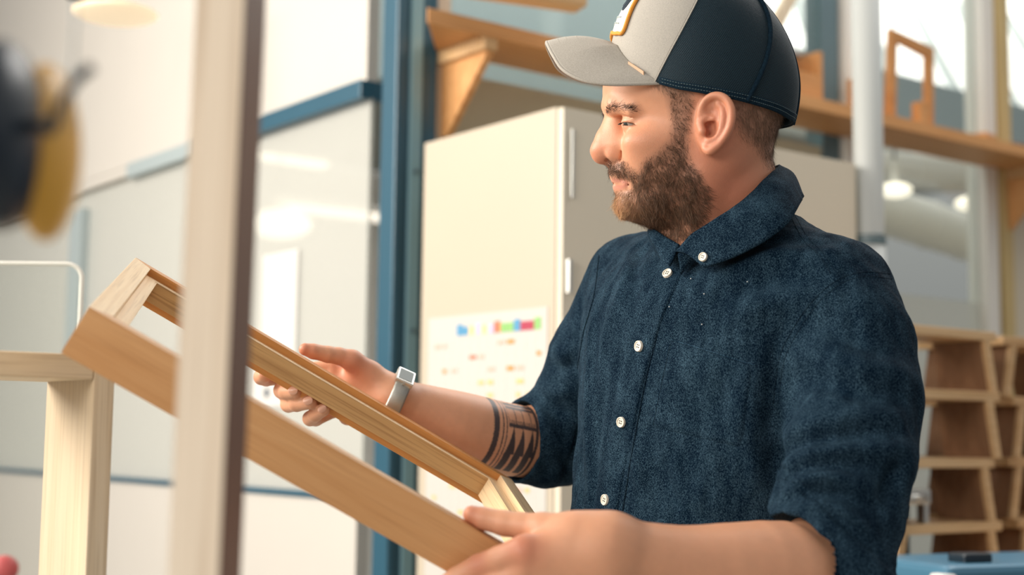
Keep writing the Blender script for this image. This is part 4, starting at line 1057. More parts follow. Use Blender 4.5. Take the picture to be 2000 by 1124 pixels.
for f_ in [  # (points, height, width)
    ([(1400, 540), (1480, 512), (1575, 494)], .0035, .012), ([(1420, 575), (1500, 548), (1590, 540)], -.0025, .012), ([(1440, 620), (1520, 585), (1600, 590)], .0022, .012),
    ([(1236, 850), (1246, 920), (1275, 1010)], .0030, .008), ([(1262, 820), (1282, 900), (1330, 1010)], -.0022, .010), ([(1300, 900), (1340, 960), (1420, 1010)], .002, .012),
    ([(1160, 600), (1150, 760), (1150, 1000)], .0022, .009), ([(1185, 700), (1168, 850), (1160, 1010)], -.0020, .009), ([(1200, 560), (1185, 660), (1172, 800)], .0018, .010), ([(1232, 480), (1215, 560), (1205, 640)], .0022, .010), ([(1255, 470), (1243, 530), (1240, 600)], -.0018, .008),
    ([(1520, 660), (1505, 760), (1510, 880), (1520, 1000)], -.0040, .010), ([(1490, 700), (1470, 820), (1480, 960)], .0025, .014), ([(1430, 760), (1450, 860), (1500, 960)], .0022, .014), ([(1400, 700), (1430, 800), (1500, 900)], -.0018, .014),
    ([(1513, 985), (1560, 944), (1620, 935), (1700, 950)], .0045, .0085), ([(1530, 1000), (1572, 968), (1640, 968), (1720, 1000)], -.0035, .007), ([(1525, 1004), (1580, 988), (1640, 1000), (1700, 1040)], .0040, .007),
    ([(1512, 930), (1560, 900), (1640, 880), (1760, 870)], .0045, .012), ([(1512, 950), (1570, 920), (1660, 905), (1760, 925)], -.004, .009), ([(1516, 860), (1570, 840), (1660, 815), (1780, 800)], .0035, .014), ([(1520, 890), (1600, 862), (1700, 845), (1785, 845)], -.0042, .010),
    ([(1540, 700), (1600, 690), (1690, 720), (1780, 740)], .0030, .016), ([(1530, 740), (1600, 745), (1700, 770), (1785, 775)], -.0030, .013), ([(1560, 620), (1620, 640), (1700, 680), (1780, 690)], -.0022, .014),
    ([(1760, 900), (1745, 945), (1720, 980)], -.006, .010), ([(1560, 1050), (1620, 1060), (1700, 1110)], -.003, .008), ([(1600, 1040), (1660, 1075), (1720, 1120)], .003, .008),
    ([(1070, 672), (1100, 690), (1130, 680)], .0045, .009), ([(1060, 705), (1090, 722), (1125, 715)], -.0035, .008), ([(1045, 742), (1080, 765), (1120, 768)], .0045, .009), ([(1040, 775), (1075, 800), (1118, 810)], -.0040, .008), ([(1060, 800), (1078, 850), (1110, 890)], .0035, .009), ([(1040, 820), (1050, 880), (1075, 930)], -.003, .007), ([(1090, 870), (1105, 910), (1112, 940)], -.0035, .007), ([(1110, 620), (1130, 640), (1140, 630)], .003, .009)]:
    fold(*f_)
pn = VS * np.array([1, 1, 1.0])
DISP += (vnoise(pn, 26, 1) - .5) * .0055 + (vnoise(pn * np.array([1.6, .7, 1.6]), 60, 2) - .5) * .0022 + (vnoise(pn, 150, 3) - .5) * .0006
cuffm = (np.abs(fpl(VS) + .018) < .022) & (fch(VS) < .01) | (np.abs(npl(VS) + .018) < .022) & (nch(VS) < .01)
DISP[cuffm] *= .5
VS = VS + NS * DISP[:, None]
shirt = npmesh('shirt', VS, QS, M_shirt, man)
sb_ = bvh(VS, QS)
def shootS(px, py):
    return shoot(sb_, px, py)
def patch(name, PX, PY, off, mat_, parent, smooth=True):
    n, m = PX.shape; V = np.zeros((n, m, 3)); last = None
    for i in range(n):
        for j in range(m):
            p, nn = shootS(PX[i, j], PY[i, j])
            if p is None: p, nn = last
            last = (p, nn); V[i, j] = p + nn * off[i, j] * 1.0
    idx = np.arange(n * m).reshape(n, m)
    Qd = np.stack([idx[:-1, :-1], idx[1:, :-1], idx[1:, 1:], idx[:-1, 1:]], -1).reshape(-1, 4)
    for _ in range(2):                 # relax so that the sewn-on piece spans small creases
        W = V.copy(); W[1:-1, 1:-1] = (V[:-2, 1:-1] + V[2:, 1:-1] + V[1:-1, :-2] + V[1:-1, 2:]) / 4; V = W * .6 + V * .4
    return npmesh(name, V.reshape(-1, 3), Qd, mat_, parent, smooth=smooth)
def edgeoff(n, m, h, b=1):
    o = np.full((n, m), h); o[:b] = -.0015; o[-b:] = -.0015; o[:, :b] = -.0015; o[:, -b:] = -.0015; return o
# button placket: front edge runs just right of the buttons
pc = spl([(1322, 500), (1306, 538), (1278, 600), (1252, 677), (1232, 750), (1217, 825), (1200, 900), (1186, 977), (1172, 1060), (1160, 1120)], 90)
tg = np.gradient(pc, axis=0); tg /= np.linalg.norm(tg, axis=1, keepdims=True); nm = np.c_[-tg[:, 1], tg[:, 0]]
lat = np.linspace(-1, 1, 17)
hw = np.interp(pc[:, 1], [500, 700, 1100], [24, 26, 25])
PX = pc[:, None, 0] + nm[:, None, 0] * lat[None] * hw[:, None]; PY = pc[:, None, 1] + nm[:, None, 1] * lat[None] * hw[:, None]
of = edgeoff(90, 17, .0022); of[:, 3] = .0012; of[:, 13] = .0012
patch('placket', PX, PY, of, M_shirt, man)
# chest pocket
c4 = np.array([(1309, 660), (1475, 712), (1452, 880), (1268, 838)], float)
u, v = np.meshgrid(np.linspace(0, 1, 26), np.linspace(0, 1, 26))
PXY = [(1 - v) * ((1 - u) * c4[0, k] + u * c4[1, k]) + v * ((1 - u) * c4[3, k] + u * c4[2, k]) for k in (0, 1)]
of = edgeoff(26, 26, .0020); of[2:4, 1:-1] = .0012
patch('pocket', PXY[0], PXY[1], of, M_shirt, man)
def seam(pts, r=.0007, lift=.0004, name='seam', m=None, n=60):
    c = spl(pts, n); P3 = []
    for x, y in c:
        p, nn = shootS(x, y)
        if p is not None: P3.append(p + nn * lift)
    if len(P3) < 3: return
    W = c2w(np.array(P3)); mb = MB(); mb.tube([Vector(w) for w in W], r, 6)
    o = mb.build(name, m or M_shirt2); o.parent = man; o.matrix_parent_inverse = man.matrix_world.inverted(); return o
seam([(1545, 425), (1570, 470), (1600, 500), (1622, 535)], .0005, 0); seam([(1552, 420), (1578, 464), (1607, 494), (1630, 528)], .0004, 0)
seam([(1738, 535), (1690, 532), (1640, 545), (1590, 585), (1550, 640), (1522, 700), (1510, 790)], .0006, -.0001)
seam([(1742, 545), (1692, 541), (1645, 553), (1598, 592), (1560, 646), (1532, 704), (1519, 790)], .0005, -.0001)
seam([(1312, 664), (1350, 676), (1410, 694), (1474, 714)], .0005, .0012, 'seam', M_shirt3)
seam([(1272, 560), (1262, 600), (1242, 660), (1228, 700), (1226, 740), (1208, 800), (1196, 880), (1176, 960), (1160, 1010)], .00045, .0010, 'seam', M_shirt3)
seam([(1300, 560), (1286, 640), (1262, 740), (1246, 820), (1232, 900), (1216, 1000)], .0009, .0002, 'seam', M_shirt2)  # dark crease: shade along the placket put into a darker tube
seam([(1308, 672), (1294, 740), (1276, 830)], .0004, .0012, 'seam', M_shirt3)
seam([(1170, 500), (1160, 580), (1140, 650), (1128, 720)])
# buttons
M_but = mat('cream_button', srgb(232, 224, 208), .35, spec=.5); M_hole = mat('button_thread', srgb(70, 72, 74), .8)
def button(px, py, r, hitf):
    p, nn = hitf(px, py); w = Vector(c2w(p + nn * .0034)[0]); nw = Vector(dirw(nn))
    Mt = Matrix.Translation(w) @ nw.to_track_quat('Z', 'Y').to_matrix().to_4x4()
    mb = MB(); mb.cyl((0, 0, -.0012), (0, 0, .0006), r, r * .95, 36)
    mb.tube([(math.cos(a) * r * .86, math.sin(a) * r * .86, .0008) for a in np.linspace(0, 2 * math.pi, 36, endpoint=False)], r * .12, 8, True)
    b_ = mb.build('button', M_but, smooth=False)
    b_.parent = man; b_.matrix_parent_inverse = man.matrix_world.inverted(); b_.matrix_basis = Mt
    mb = MB()
    for a in range(4): q = a * math.pi / 2 + .5; mb.cyl((math.cos(q) * r * .30, math.sin(q) * r * .30, .0004), (math.cos(q) * r * .30, math.sin(q) * r * .30, .0009), r * .13, seg=10)
    h_ = mb.build('button_hole', M_hole, b_)
for q_ in ((1306, 538, .0054), (1252, 677, .0058), (1217, 825, .0056), (1186, 977, .0058)): button(*q_, shootS)
M_lint = mat('lint', srgb(220, 222, 220), .9)
for x_, y_ in ((1350, 546), (1376, 575), (1308, 600), (1372, 634), (1460, 551), (1364, 753)):
    p, nn = shootS(x_, y_); mb = MB(); mb.sph(Vector(c2w(p + nn * .0010)[0]), .0006, 8); o = mb.build('lint_speck', M_lint); o.parent = man; o.matrix_parent_inverse = man.matrix_world.inverted()
# collar: a band round the neck and a folded leaf
def loft(name, rows, mat_, parent, n=80, m=12, thick=.0022):
    C = [spl(r, n) for r in rows]; C = np.array(C)                      # rows x n x 3 (px,py,d)
    G = np.array([spl(C[:, i], m) for i in range(n)])                   # n x m x 3
    V = np.stack([(G[..., 0] - 1000) / F * G[..., 2], (562 - G[..., 1]) / F * G[..., 2], G[..., 2]], -1)
    idx = np.arange(n * m).reshape(n, m); Qd = np.stack([idx[:-1, :-1], idx[1:, :-1], idx[1:, 1:], idx[:-1, 1:]], -1).reshape(-1, 4)
    V = V.reshape(-1, 3)
    V = V + vnormals(V, Qd) * ((vnoise(V, 70, 8) - .5) * .0020)[:, None]
    o = npmesh(name, V, Qd, mat_, parent); md = o.modifiers.new('thickness', 'SOLIDIFY'); md.thickness = thick; md.offset = 0
    return o
top = [(1322, 492, 1.438), (1352, 458, 1.430), (1400, 428, 1.424), (1452, 392, 1.428), (1492, 352, 1.448), (1520, 326, 1.492), (1512, 326, 1.540), (1462, 352, 1.572), (1400, 390, 1.578), (1340, 425, 1.566), (1298, 438, 1.545), (1274, 442, 1.512), (1298, 462, 1.474), (1327, 478, 1.450)]
mid = [(1343, 498, 1.425), (1385, 478, 1.414), (1440, 438, 1.408), (1490, 400, 1.410), (1528, 366, 1.436), (1549, 344, 1.490), (1540, 344, 1.548), (1480, 372, 1.590), (1405, 408, 1.596), (1335, 440, 1.583), (1290, 450, 1.555), (1266, 454, 1.512), (1288, 482, 1.466), (1318, 500, 1.443)]
bot = [(1376, 524, 1.410), (1430, 504, 1.396), (1490, 474, 1.390), (1538, 438, 1.398), (1560, 402, 1.432), (1568, 384, 1.490), (1556, 386, 1.556), (1490, 410, 1.602), (1410, 440, 1.606), (1340, 462, 1.590), (1302, 474, 1.560), (1278, 478, 1.518), (1290, 504, 1.464), (1308, 520, 1.441)]
col_o = loft('collar', [top, mid, bot], M_shirt, man)
col_v = np.array([v.co for v in col_o.data.vertices]); cw_ = np.c_[col_v, np.ones(len(col_v))] @ CMi.T; cw_[:, 2] *= -1
col_b = BVHTree.FromPolygons([tuple(v) for v in cw_[:, :3]], [tuple(p.vertices) for p in col_o.data.polygons])
button(1376, 504, .0047, lambda x, y: shoot(col_b, x, y))
inn_t = [(a + (2 if a < 1400 else -3), b + 5, d) for a, b, d in top]; inn_b = [(a - (10 if a > 1400 else -8), b + 46, d + .004) for a, b, d in top]
loft('collar_band', [inn_t, inn_b], M_shirt, man, m=4)

# ------------------------------------------------------------------ trousers and shoes (below the picture)
def wcam(x, y, z):
    v = CMi @ np.array([x, y, z, 1]); return np.array([v[0], v[1], -v[2]])
hip = w0; sx = Vector((S_[0], -0, 0)); sd = np.array(dirw(S_)); sd[2] = 0; sd /= np.linalg.norm(sd); fd = np.array(dirw(F_)); fd[2] = 0; fd /= np.linalg.norm(fd)
base = np.array([w0[0], w0[1], 0]) + fd * .05
def leg(s): return [(base + sd * s * .085 + np.array([0, 0, .92]), .095), (base + sd * s * .10 + fd * .02 + np.array([0, 0, .50]), .070), (base + sd * s * .11 + np.array([0, 0, .09]), .058)]
LP = [chain([(wcam(*p), r) for p, r in leg(s)], k=.05, kin=.03) for s in (-1, 1)]
hc = base + np.array([0, 0, .98])
LP.append(cap(wcam(*(hc - sd * .07)), wcam(*(hc + sd * .07)), .108, k=.06))
allw = np.array([wcam(*(base + sd * a + fd * b + np.array([0, 0, c]))) for a in (-.25, .25) for b in (-.2, .2) for c in (.02, 1.12)])
VL, QL = polygonise(LP, allw.min(0), allw.max(0), .009)
VL = VL + vnormals(VL, QL) * ((vnoise(VL, 14, 4) - .5) * .012)[:, None]
npmesh('trousers', VL, QL, mat('dark_denim', srgb(40, 48, 60), .85, bump=.4, bscale=500), man)
M_shoe = mat('brown_leather', srgb(92, 66, 46), .5)
for s in (-1, 1):
    c = base + sd * s * .11
    prm = [cap(wcam(*(c - fd * .05 + np.array([0, 0, .055]))), wcam(*(c + fd * .15 + np.array([0, 0, .038]))), .048, .036, k=.02), cap(wcam(*(c + np.array([0, 0, .06]))), wcam(*(c + np.array([0, 0, .12]))), .05, .055, k=.03)]
    wb = np.array([wcam(*(c + fd * a + sd * b + np.array([0, 0, z]))) for a in (-.14, .24) for b in (-.1, .1) for z in (0, .2)])
    Va, Qa = polygonise(prm, wb.min(0), wb.max(0), .006)
    Wa = c2w(Va); Wa[:, 2] = np.maximum(Wa[:, 2], 0.001)
    npmesh('shoe', Wa, Qa, M_shoe, man, cam_space=False)
# ------------------------------------------------------------------ cap
CX, LXF, LXB, LZ, UE, UH = .201, .100, .1005, .0835, .212, .120
AZ0 = [(0, .257), (20, .249), (35, .229), (55, .2070), (70, .199), (90, .1925), (120, .183), (150, .1745), (180, .172)]
def u0(az): a = np.abs(az); return np.interp(a, [q[0] for q in AZ0], [q[1] for q in AZ0])
def crown(az, t, off=0.0):
    az = np.asarray(az, float); t = np.asarray(t, float); a = np.radians(az)
    u = u0(az) + (UE + UH - u0(az)) * t; s = (u - UE) / UH
    w = (1 - np.cos(a)) / 2; p = 2.5 * (1 - w) + 1.80 * w
    rho = np.where(s >= 0, np.maximum(1 - np.clip(s, 0, 1) ** p, 0) ** (1 / p), 1 - .55 * np.minimum(s, 0) ** 2)
    L_x = np.where(np.cos(a) > 0, LXF, LXB)
    rr = 1 + .004 * np.cos(a * 6 + math.pi) * np.clip(s + .3, 0, 1)
    x = CX - np.cos(a) * (L_x * rho * rr + off); l = np.sin(a) * (LZ * rho * rr + off)
    return np.stack([x, u + off * np.clip(s, 0, 1), HD - l], -1)
def uvset(me, uv):
    l = me.uv_layers.new(name='weave'); vi = np.zeros(len(me.loops), np.int32); me.loops.foreach_get('vertex_index', vi)
    l.data.foreach_set('uv', uv[vi].astype(np.float32).ravel())
def gridmesh(name, V, mat_, parent, uv=None, thick=0, off=0, fmat=None, flip=False):
    n, m = V.shape[:2]; idx = np.arange(n * m).reshape(n, m)
    Qd = np.stack([idx[:-1, :-1], idx[1:, :-1], idx[1:, 1:], idx[:-1, 1:]], -1).reshape(-1, 4)
    if flip: Qd = Qd[:, ::-1]
    o = npmesh(name, V.reshape(-1, 3), Qd, mat_, parent, fmat=fmat)
    if uv is not None: uvset(o.data, uv.reshape(-1, 2))
    if thick: md = o.modifiers.new('thickness', 'SOLIDIFY'); md.thickness = thick; md.offset = off
    return o
def feltmat(name, c1, c2, sc=700, bump=.35):
    m = bpy.data.materials.new(name); m.use_nodes = True; nt = m.node_tree; b = nt.nodes['Principled BSDF']; L = nt.links.new; N = nt.nodes.new
    tc = N('ShaderNodeTexCoord'); n = N('ShaderNodeTexNoise'); n.inputs['Scale'].default_value = sc; n.inputs['Detail'].default_value = 3; L(tc.outputs['Object'], n.inputs['Vector'])
    r = N('ShaderNodeValToRGB'); r.color_ramp.elements[0].position = .3; r.color_ramp.elements[0].color = c1; r.color_ramp.elements[1].position = .7; r.color_ramp.elements[1].color = c2
    L(n.outputs['Fac'], r.inputs[0]); L(r.outputs[0], b.inputs['Base Color']); b.inputs['Roughness'].default_value = .85; b.inputs['Specular IOR Level'].default_value = .15
    bp = N('ShaderNodeBump'); bp.inputs['Strength'].default_value = bump; bp.inputs['Distance'].default_value = .0006; L(n.outputs['Fac'], bp.inputs['Height']); L(bp.outputs[0], b.inputs['Normal'])
    return m
M_grey = feltmat('grey_wool_felt', srgb(160, 156, 148), srgb(184, 178, 168), 1400)
M_visor = feltmat('visor_grey_twill', srgb(164, 158, 148), srgb(184, 178, 168), 900, .25)
def meshmat():
    m = bpy.data.materials.new('dark_net'); m.use_nodes = True; nt = m.node_tree; b = nt.nodes['Principled BSDF']; L = nt.links.new; N = nt.nodes.new
    uv = N('ShaderNodeUVMap'); uv.uv_map = 'weave'; br = N('ShaderNodeTexBrick'); L(uv.outputs[0], br.inputs['Vector'])
    br.inputs['Scale'].default_value = 1; br.inputs['Brick Width'].default_value = 1; br.inputs['Row Height'].default_value = 1; br.inputs['Mortar Size'].default_value = .20; br.inputs['Mortar Smooth'].default_value = .5
    br.inputs['Color1'].default_value = srgb(3, 18, 30); br.inputs['Color2'].default_value = srgb(6, 24, 36); br.inputs['Mortar'].default_value = srgb(40, 62, 72)
    L(br.outputs['Color'], b.inputs['Base Color']); b.inputs['Roughness'].default_value = .6; b.inputs['Specular IOR Level'].default_value = .2
    bp = N('ShaderNodeBump'); bp.inputs['Strength'].default_value = .8; bp.inputs['Distance'].default_value = .0006; L(br.outputs['Fac'], bp.inputs['Height']); L(bp.outputs[0], b.inputs['Normal'])
    return m
M_net = meshmat(); M_band = feltmat('dark_band', srgb(18, 44, 58), srgb(34, 62, 76), 500); M_tape = feltmat('dark_tape', srgb(6, 26, 40), srgb(20, 44, 58), 500)
hat = empty('baseball_cap', Matrix.Translation(Vector(c2w(np.array([CX, UE, HD]))[0])), 'grey mesh-back baseball cap with an orange-edged badge on the man\'s head', 'cap')
b1 = lambda t: 55 + 36 * t
b2 = lambda t: 110 + 42 * t
bc = lambda v: (lambda t: np.full_like(np.asarray(t, float), v))
ng = lambda f, o=0.: (lambda t: o - f(t))
def crownpart(name, a0, a1, na, t0, t1_, nt_, mat_, off=0.0, thick=.0018, uvs=(900., 900.)):
    a0 = a0 if callable(a0) else bc(a0); a1 = a1 if callable(a1) else bc(a1)
    fr_, t = np.meshgrid(np.linspace(0, 1, na), np.linspace(t0, t1_, nt_), indexing='ij'); az = a0(t) * (1 - fr_) + a1(t) * fr_
    V = crown(az, t, off); arc = np.radians(az) * .09; ht = t * .15
    uv = np.stack([arc / .0019, ht / .00165], -1)
    return gridmesh(name, V, mat_, hat, uv, thick, -1)
crownpart('front_panel', ng(b1), b1, 90, 0, 1, 60, M_grey)
crownpart('mesh_panel', b1, b2, 50, 0, 1, 60, M_net); crownpart('mesh_panel', b2, 180, 50, 0, 1, 60, M_net)
crownpart('mesh_panel', 180, ng(b2, 360.), 50, 0, 1, 60, M_net); crownpart('mesh_panel', ng(b2, 360.), ng(b1, 360.), 50, 0, 1, 60, M_net)
crownpart('sweatband', 58, 302, 160, .0, .20, 8, M_band, -.0022, .0012)
bnd = crownpart('edge_binding', 58, 302, 160, -.008, .052, 6, M_tape, .0008, .0016)
def ctube(name, az, t, off, r, mat_, parent, n=80, closed=False, c=None):
    pts = c if c is not None else crown(np.linspace(az[0], az[1], n), np.linspace(t[0], t[1], n), off)
    W = c2w(pts); mb = MB(); mb.tube([Vector(w) for w in W], r, 8, closed)
    return mb.build(name, mat_, parent, hat.matrix_world.inverted() if False else None, smooth=True) if False else _par(mb.build(name, mat_, smooth=True), parent)
def _par(o, parent):
    o.parent = parent; o.matrix_parent_inverse = parent.matrix_world.inverted(); return o
bpy.context.view_layer.update()
tl = np.linspace(0, .99, 80)
for s in (1, -1):
    ctube('seam_tape', None, None, 0, .0026, M_tape, hat, c=crown(s * b2(tl), tl, .0006)); ctube('panel_seam', None, None, 0, .0007, M_grey, hat, c=crown(s * b1(tl), tl, .0002))
ctube('seam_tape', (180, 180), (.0, .99), .0006, .0026, M_tape, hat)
M_stitch = mat('pale_thread', srgb(112, 132, 134), .8)
for tt2 in (.014, .040):
    mb = MB()
    for a in np.arange(60, 300, 1.6):
        c = c2w(crown(np.array([a, a + .9]), np.array([tt2, tt2]), .0019)); mb.tube([Vector(c[0]), Vector(c[1])], .00024, 5)
    _par(mb.build('stitching', M_stitch), hat)
# visor
vo = np.array([(.0367, .259, 0), (.0375, .2525, .018), (.0430, .2380, .036), (.0525, .2215, .052), (.0720, .2095, .063), (.0960, .2048, .0685), (.1280, .2050, .0690), (.1576, .2066, .0665)])
outer = spl(vo, 50); outer = np.stack([outer[:, 0], outer[:, 1], HD - outer[:, 2]], 1)
inner = crown(np.linspace(0, 56, 50), np.full(50, .012), -.001)
tv = np.linspace(0, 1, 26)[None, :, None]
Vn = inner[:, None] * (1 - tv) + outer[:, None] * tv
Vn[..., 1] += .006 * np.sin(np.pi * tv[..., 0]) * np.cos(np.linspace(0, 1.4, 50))[:, None]
Vf = Vn[::-1].copy(); Vf[..., 1] += .30 * np.abs(Vf[..., 2] - HD); Vf[..., 2] = 2 * HD - Vf[..., 2]
VV = np.concatenate([Vf[:-1], Vn], 0)
vis = gridmesh('visor', VV, M_visor, hat, None, .0030, 0)
oc = np.concatenate([Vf[:, -1], Vn[1:, -1]])
ctube('visor_edge', None, None, 0, .0019, M_visor, vis, c=oc)
M_thr = mat('visor_thread', srgb(170, 164, 152), .8)
for s in (.86, .72, .58):
    cc_ = np.concatenate([Vf[:, int(25 * s)], Vn[1:, int(25 * s)]]); cc_[:, 1] += .0016; ctube('stitching', None, None, 0, .00028, M_thr, vis, c=cc_)
# little tan label at the visor joint
a = np.array([[40, .005], [52, .0]]); lb = c2w(crown(np.array([37., 49., 49., 37.]), np.array([.030, .036, -.012, -.018]), .0030))
mb = MB(); nrm = Vector(dirw(np.array([-.75, .25, -.6]))) * .0012
mb.hexa([Vector(q) for q in lb] + [Vector(q) + nrm for q in lb]); _par(mb.build('leather_tag', mat('tan_leather', srgb(206, 166, 132), .6), bevel=.0004), hat)
# badge
M_bw = mat('badge_white', srgb(236, 234, 226), .7); M_bo = mat('badge_orange', srgb(230, 152, 56), .7, bump=.5, bscale=900); M_bk = mat('badge_ink', srgb(36, 52, 66), .7); M_bg = mat('badge_pale_ink', srgb(176, 186, 184), .7)
def badge(u_, v_):                # u_,v_ in -1..1 -> crown
    return np.asarray(u_) * 29.0, .50 + np.asarray(v_) * .36
def rounded(r, n=64, sx=1, sy=1):
    o = []
    for k in range(n):
        a = 2 * math.pi * k / n; c, s = math.cos(a), math.sin(a); e = 4.5
        q = (abs(c) ** e + abs(s) ** e) ** (-1 / e); o.append((c * q * r * sx, s * q * r * sy))
    return np.array(o)
rr_ = np.linspace(0, 1, 14)[:, None]; ob = rounded(.97, 72); ob = np.vstack([ob, ob[:1]])
az, tt_ = badge(ob[None, :, 0] * rr_, ob[None, :, 1] * rr_)
gridmesh('badge', crown(az, tt_, .0014), M_bw, hat, None, .0012, 0)
bdg = [o for o in hat.children if o.name.startswith('badge')][0]
az, tt_ = badge(ob[:-1, 0], ob[:-1, 1]); ctube('badge_border', None, None, 0, .0021, M_bo, bdg, closed=True, c=crown(az, tt_, .0018))
def ink(pts, r, m=None, n=30):
    s = spl(pts, n); az, tt_ = badge(s[:, 0], s[:, 1]); ctube('lettering', None, None, 0, r, m or M_bk, bdg, c=crown(az, tt_, .0024))
ink([(.74, .62), (.70, .30), (.60, .02), (.46, -.12), (.38, -.02), (.46, .12), (.56, .30), (.60, .60)], .0009)
ink([(.30, .60), (.26, .32), (.20, .10), (.10, .04), (.06, .20), (.16, .42), (.24, .60)], .0008)
ink([(-.05, .60), (-.08, .30), (-.2, .06), (-.3, .2), (-.2, .5)], .0008); ink([(-.5, .6), (-.5, .1), (-.4, .06)], .0008)
for k in range(2):
    for i in range(9): ink([(-.55 + i * .13, -.38 - k * .22), (-.49 + i * .13, -.36 - k * .22), (-.46 + i * .13, -.40 - k * .22)], .0005, M_bg, 5)
mb = MB(); mb.sph(Vector(c2w(crown(np.array(0.), np.array(1.), .001))[0]), (.006, .006, .003), 16); _par(mb.build('top_button', M_tape, smooth=True), hat)

# ------------------------------------------------------------------ eyes
def eyemat():
    return mat('eye_white', srgb(196, 184, 174), .15, spec=.6), mat('eye_iris', srgb(70, 78, 76), .15, spec=.8), mat('eye_pupil', srgb(10, 12, 16), .1, spec=.8)
E1, E2, E3 = eyemat()
gaze = np.array([-.86, -.30, -.36]); gaze /= np.linalg.norm(gaze)
for c in (EC, mir(EC)):
    g = gaze if c is EC else gaze * np.array([1, 1, -.2])
    mb = MB(); gw = Vector(dirw(g)); cw = Vector(c2w(c)[0]); Mq = Matrix.Translation(cw) @ gw.to_track_quat('Z', 'Y').to_matrix().to_4x4()
    vs = bmesh.ops.create_uvsphere(mb.bm, u_segments=40, v_segments=40, radius=ER)['verts']
    for f in mb.bm.faces:
        z = f.calc_center_median().z / ER; f.material_index = 2 if z > .985 else (1 if z > .885 else 0)
    e_ = mb.build('eye', [E1, E2, E3], smooth=True); e_.parent = man; e_.matrix_parent_inverse = man.matrix_world.inverted(); e_.matrix_basis = Mq

# ------------------------------------------------------------------ hair and beard
NH = vnormals(VH, QH); hx_, hy_ = proj(np.c_[VH[:, :2], np.minimum(VH[:, 2], 2 * HD - VH[:, 2])])
def hairmat(name, rough=.45):
    m = bpy.data.materials.new(name); m.use_nodes = True; nt = m.node_tree; b = nt.nodes['Principled BSDF']
    a = nt.nodes.new('ShaderNodeVertexColor'); a.layer_name = 'tint'; nt.links.new(a.outputs[0], b.inputs['Base Color']); b.inputs['Roughness'].default_value = rough; b.inputs['Specular IOR Level'].default_value = .35
    return m
M_hair = hairmat('hair')
def grow(name, weight, n, length, dirfn, rad, col, lift, jit=.25, segs=3, seed=1):
    r = np.random.default_rng(seed); w = weight / weight.sum(); ix = r.choice(len(VH), n, p=w)
    p = VH[ix] + r.normal(0, .0006, (n, 3)); nn = NH[ix]; d = dirfn(p, nn, ix); d = d - nn * np.sum(d * nn, 1)[:, None]; d /= np.linalg.norm(d, axis=1, keepdims=True) + 1e-9
    d = d + nn * (lift + r.normal(0, .10, n))[:, None] + r.normal(0, jit, (n, 3)); d /= np.linalg.norm(d, axis=1, keepdims=True)
    L = length(ix) * r.uniform(.6, 1.15, n); bend = r.normal(0, .30, (n, 3)) - nn * .25
    cl = vnoise(p, 210, 7) - .5; c = col(ix) * r.uniform(.45, 1.55, (n, 1)) * (1 + .6 * cl[:, None]); bend = bend + np.stack([vnoise(p, 160, 9) - .5, vnoise(p, 160, 10) - .5, vnoise(p, 160, 12) - .5], 1) * .9; p = p - nn * .0008
    return strands(name, p, d, L, np.full(n, rad), M_hair, man, bend, segs, np.clip(c, 0, 1))
bw = soft(hx_, hy_, BEARD, 14) ** 1.5
notear = ~((np.abs(VH[:, 2] - HD) > .0765) & (hy_ < 312) & (hx_ > 1352))
lipm = np.clip(polydist(hx_, hy_, [(1196, 357), (1212, 359), (1226, 361)], False) / 7 - .9, 0, 1)
bw = bw * lipm * notear
def bdir(p, nn, ix):
    x, y = hx_[ix], hy_[ix]; d = np.tile(np.array([.10, -1., 0.]), (len(x), 1))
    d[:, 0] += np.clip((x - 1240) / 130, -.2, 1) * .55; m = (y < 350) & (x < 1245); d[m, 0] = .25 + (x[m] - 1190) / 60; d[:, 0] -= np.clip((1250 - x) / 50, 0, 1) * (y > 370) * .5
    d[:, 0] += .5 * np.sin(x * .11 + y * .05); return d
def blen(ix):
    x, y = hx_[ix], hy_[ix]; L = .0045 + .0070 * np.clip((y - 220) / 150, 0, 1); L[(y < 352) & (x < 1250)] = .0060; L[(x < 1245) & (y > 372)] *= .62; L[(y > 425)] *= .7; return L * (0.5 + .5 * bw[ix])
def bcol(ix):
    x, y = hx_[ix], hy_[ix]; t = np.exp(-(((x - 1212) / 26) ** 2 + ((y - 405) / 34) ** 2))[:, None]
    return lin(104, 77, 58)[None] * (1 - t) + lin(196, 150, 106)[None] * t
MOU = [(1182, 318), (1200, 313), (1222, 312), (1233, 330), (1242, 352), (1228, 353), (1206, 346), (1187, 340)]
mw_ = soft(hx_, hy_, MOU, 7) * (VH[:, 0] < .14) * (hy_ > 315 - (hx_ > 1215) * 3)
grow('moustache', mw_, 2300, lambda ix: np.full(len(ix), .0052), lambda p, nn, ix: np.tile(np.array([.45, -1., 0.]), (len(ix), 1)), .00014, lambda ix: np.tile(lin(84, 60, 46), (len(ix), 1)), .30, .18, 3, 8)
grow('beard', bw, 42000, blen, bdir, .00013, bcol, .36, .26, 4, 3)
sw = np.maximum(soft(hx_, hy_, SCALP, 12), soft(hx_, hy_, NAPE, 24)) * notear * (hy_ > 140)
sdir = lambda p, nn, ix: np.tile(np.array([.35, -1., 0.]), (len(ix), 1))
grow('hair', sw, 27000, lambda ix: np.full(len(ix), .0085), sdir, .00009, lambda ix: np.tile(lin(136, 112, 94), (len(ix), 1)), .25, .15, 2, 4)
ew = np.clip(1.25 - polydist(hx_, hy_, [(1184, 211), (1198, 208), (1215, 209), (1238, 216)], False) / np.interp(hx_, [1184, 1205, 1240], [6, 6, 4]), 0, 1) * (VH[:, 0] < .14) * (np.abs(VH[:, 2] - HD) > .0085) * (hx_ > 1183)
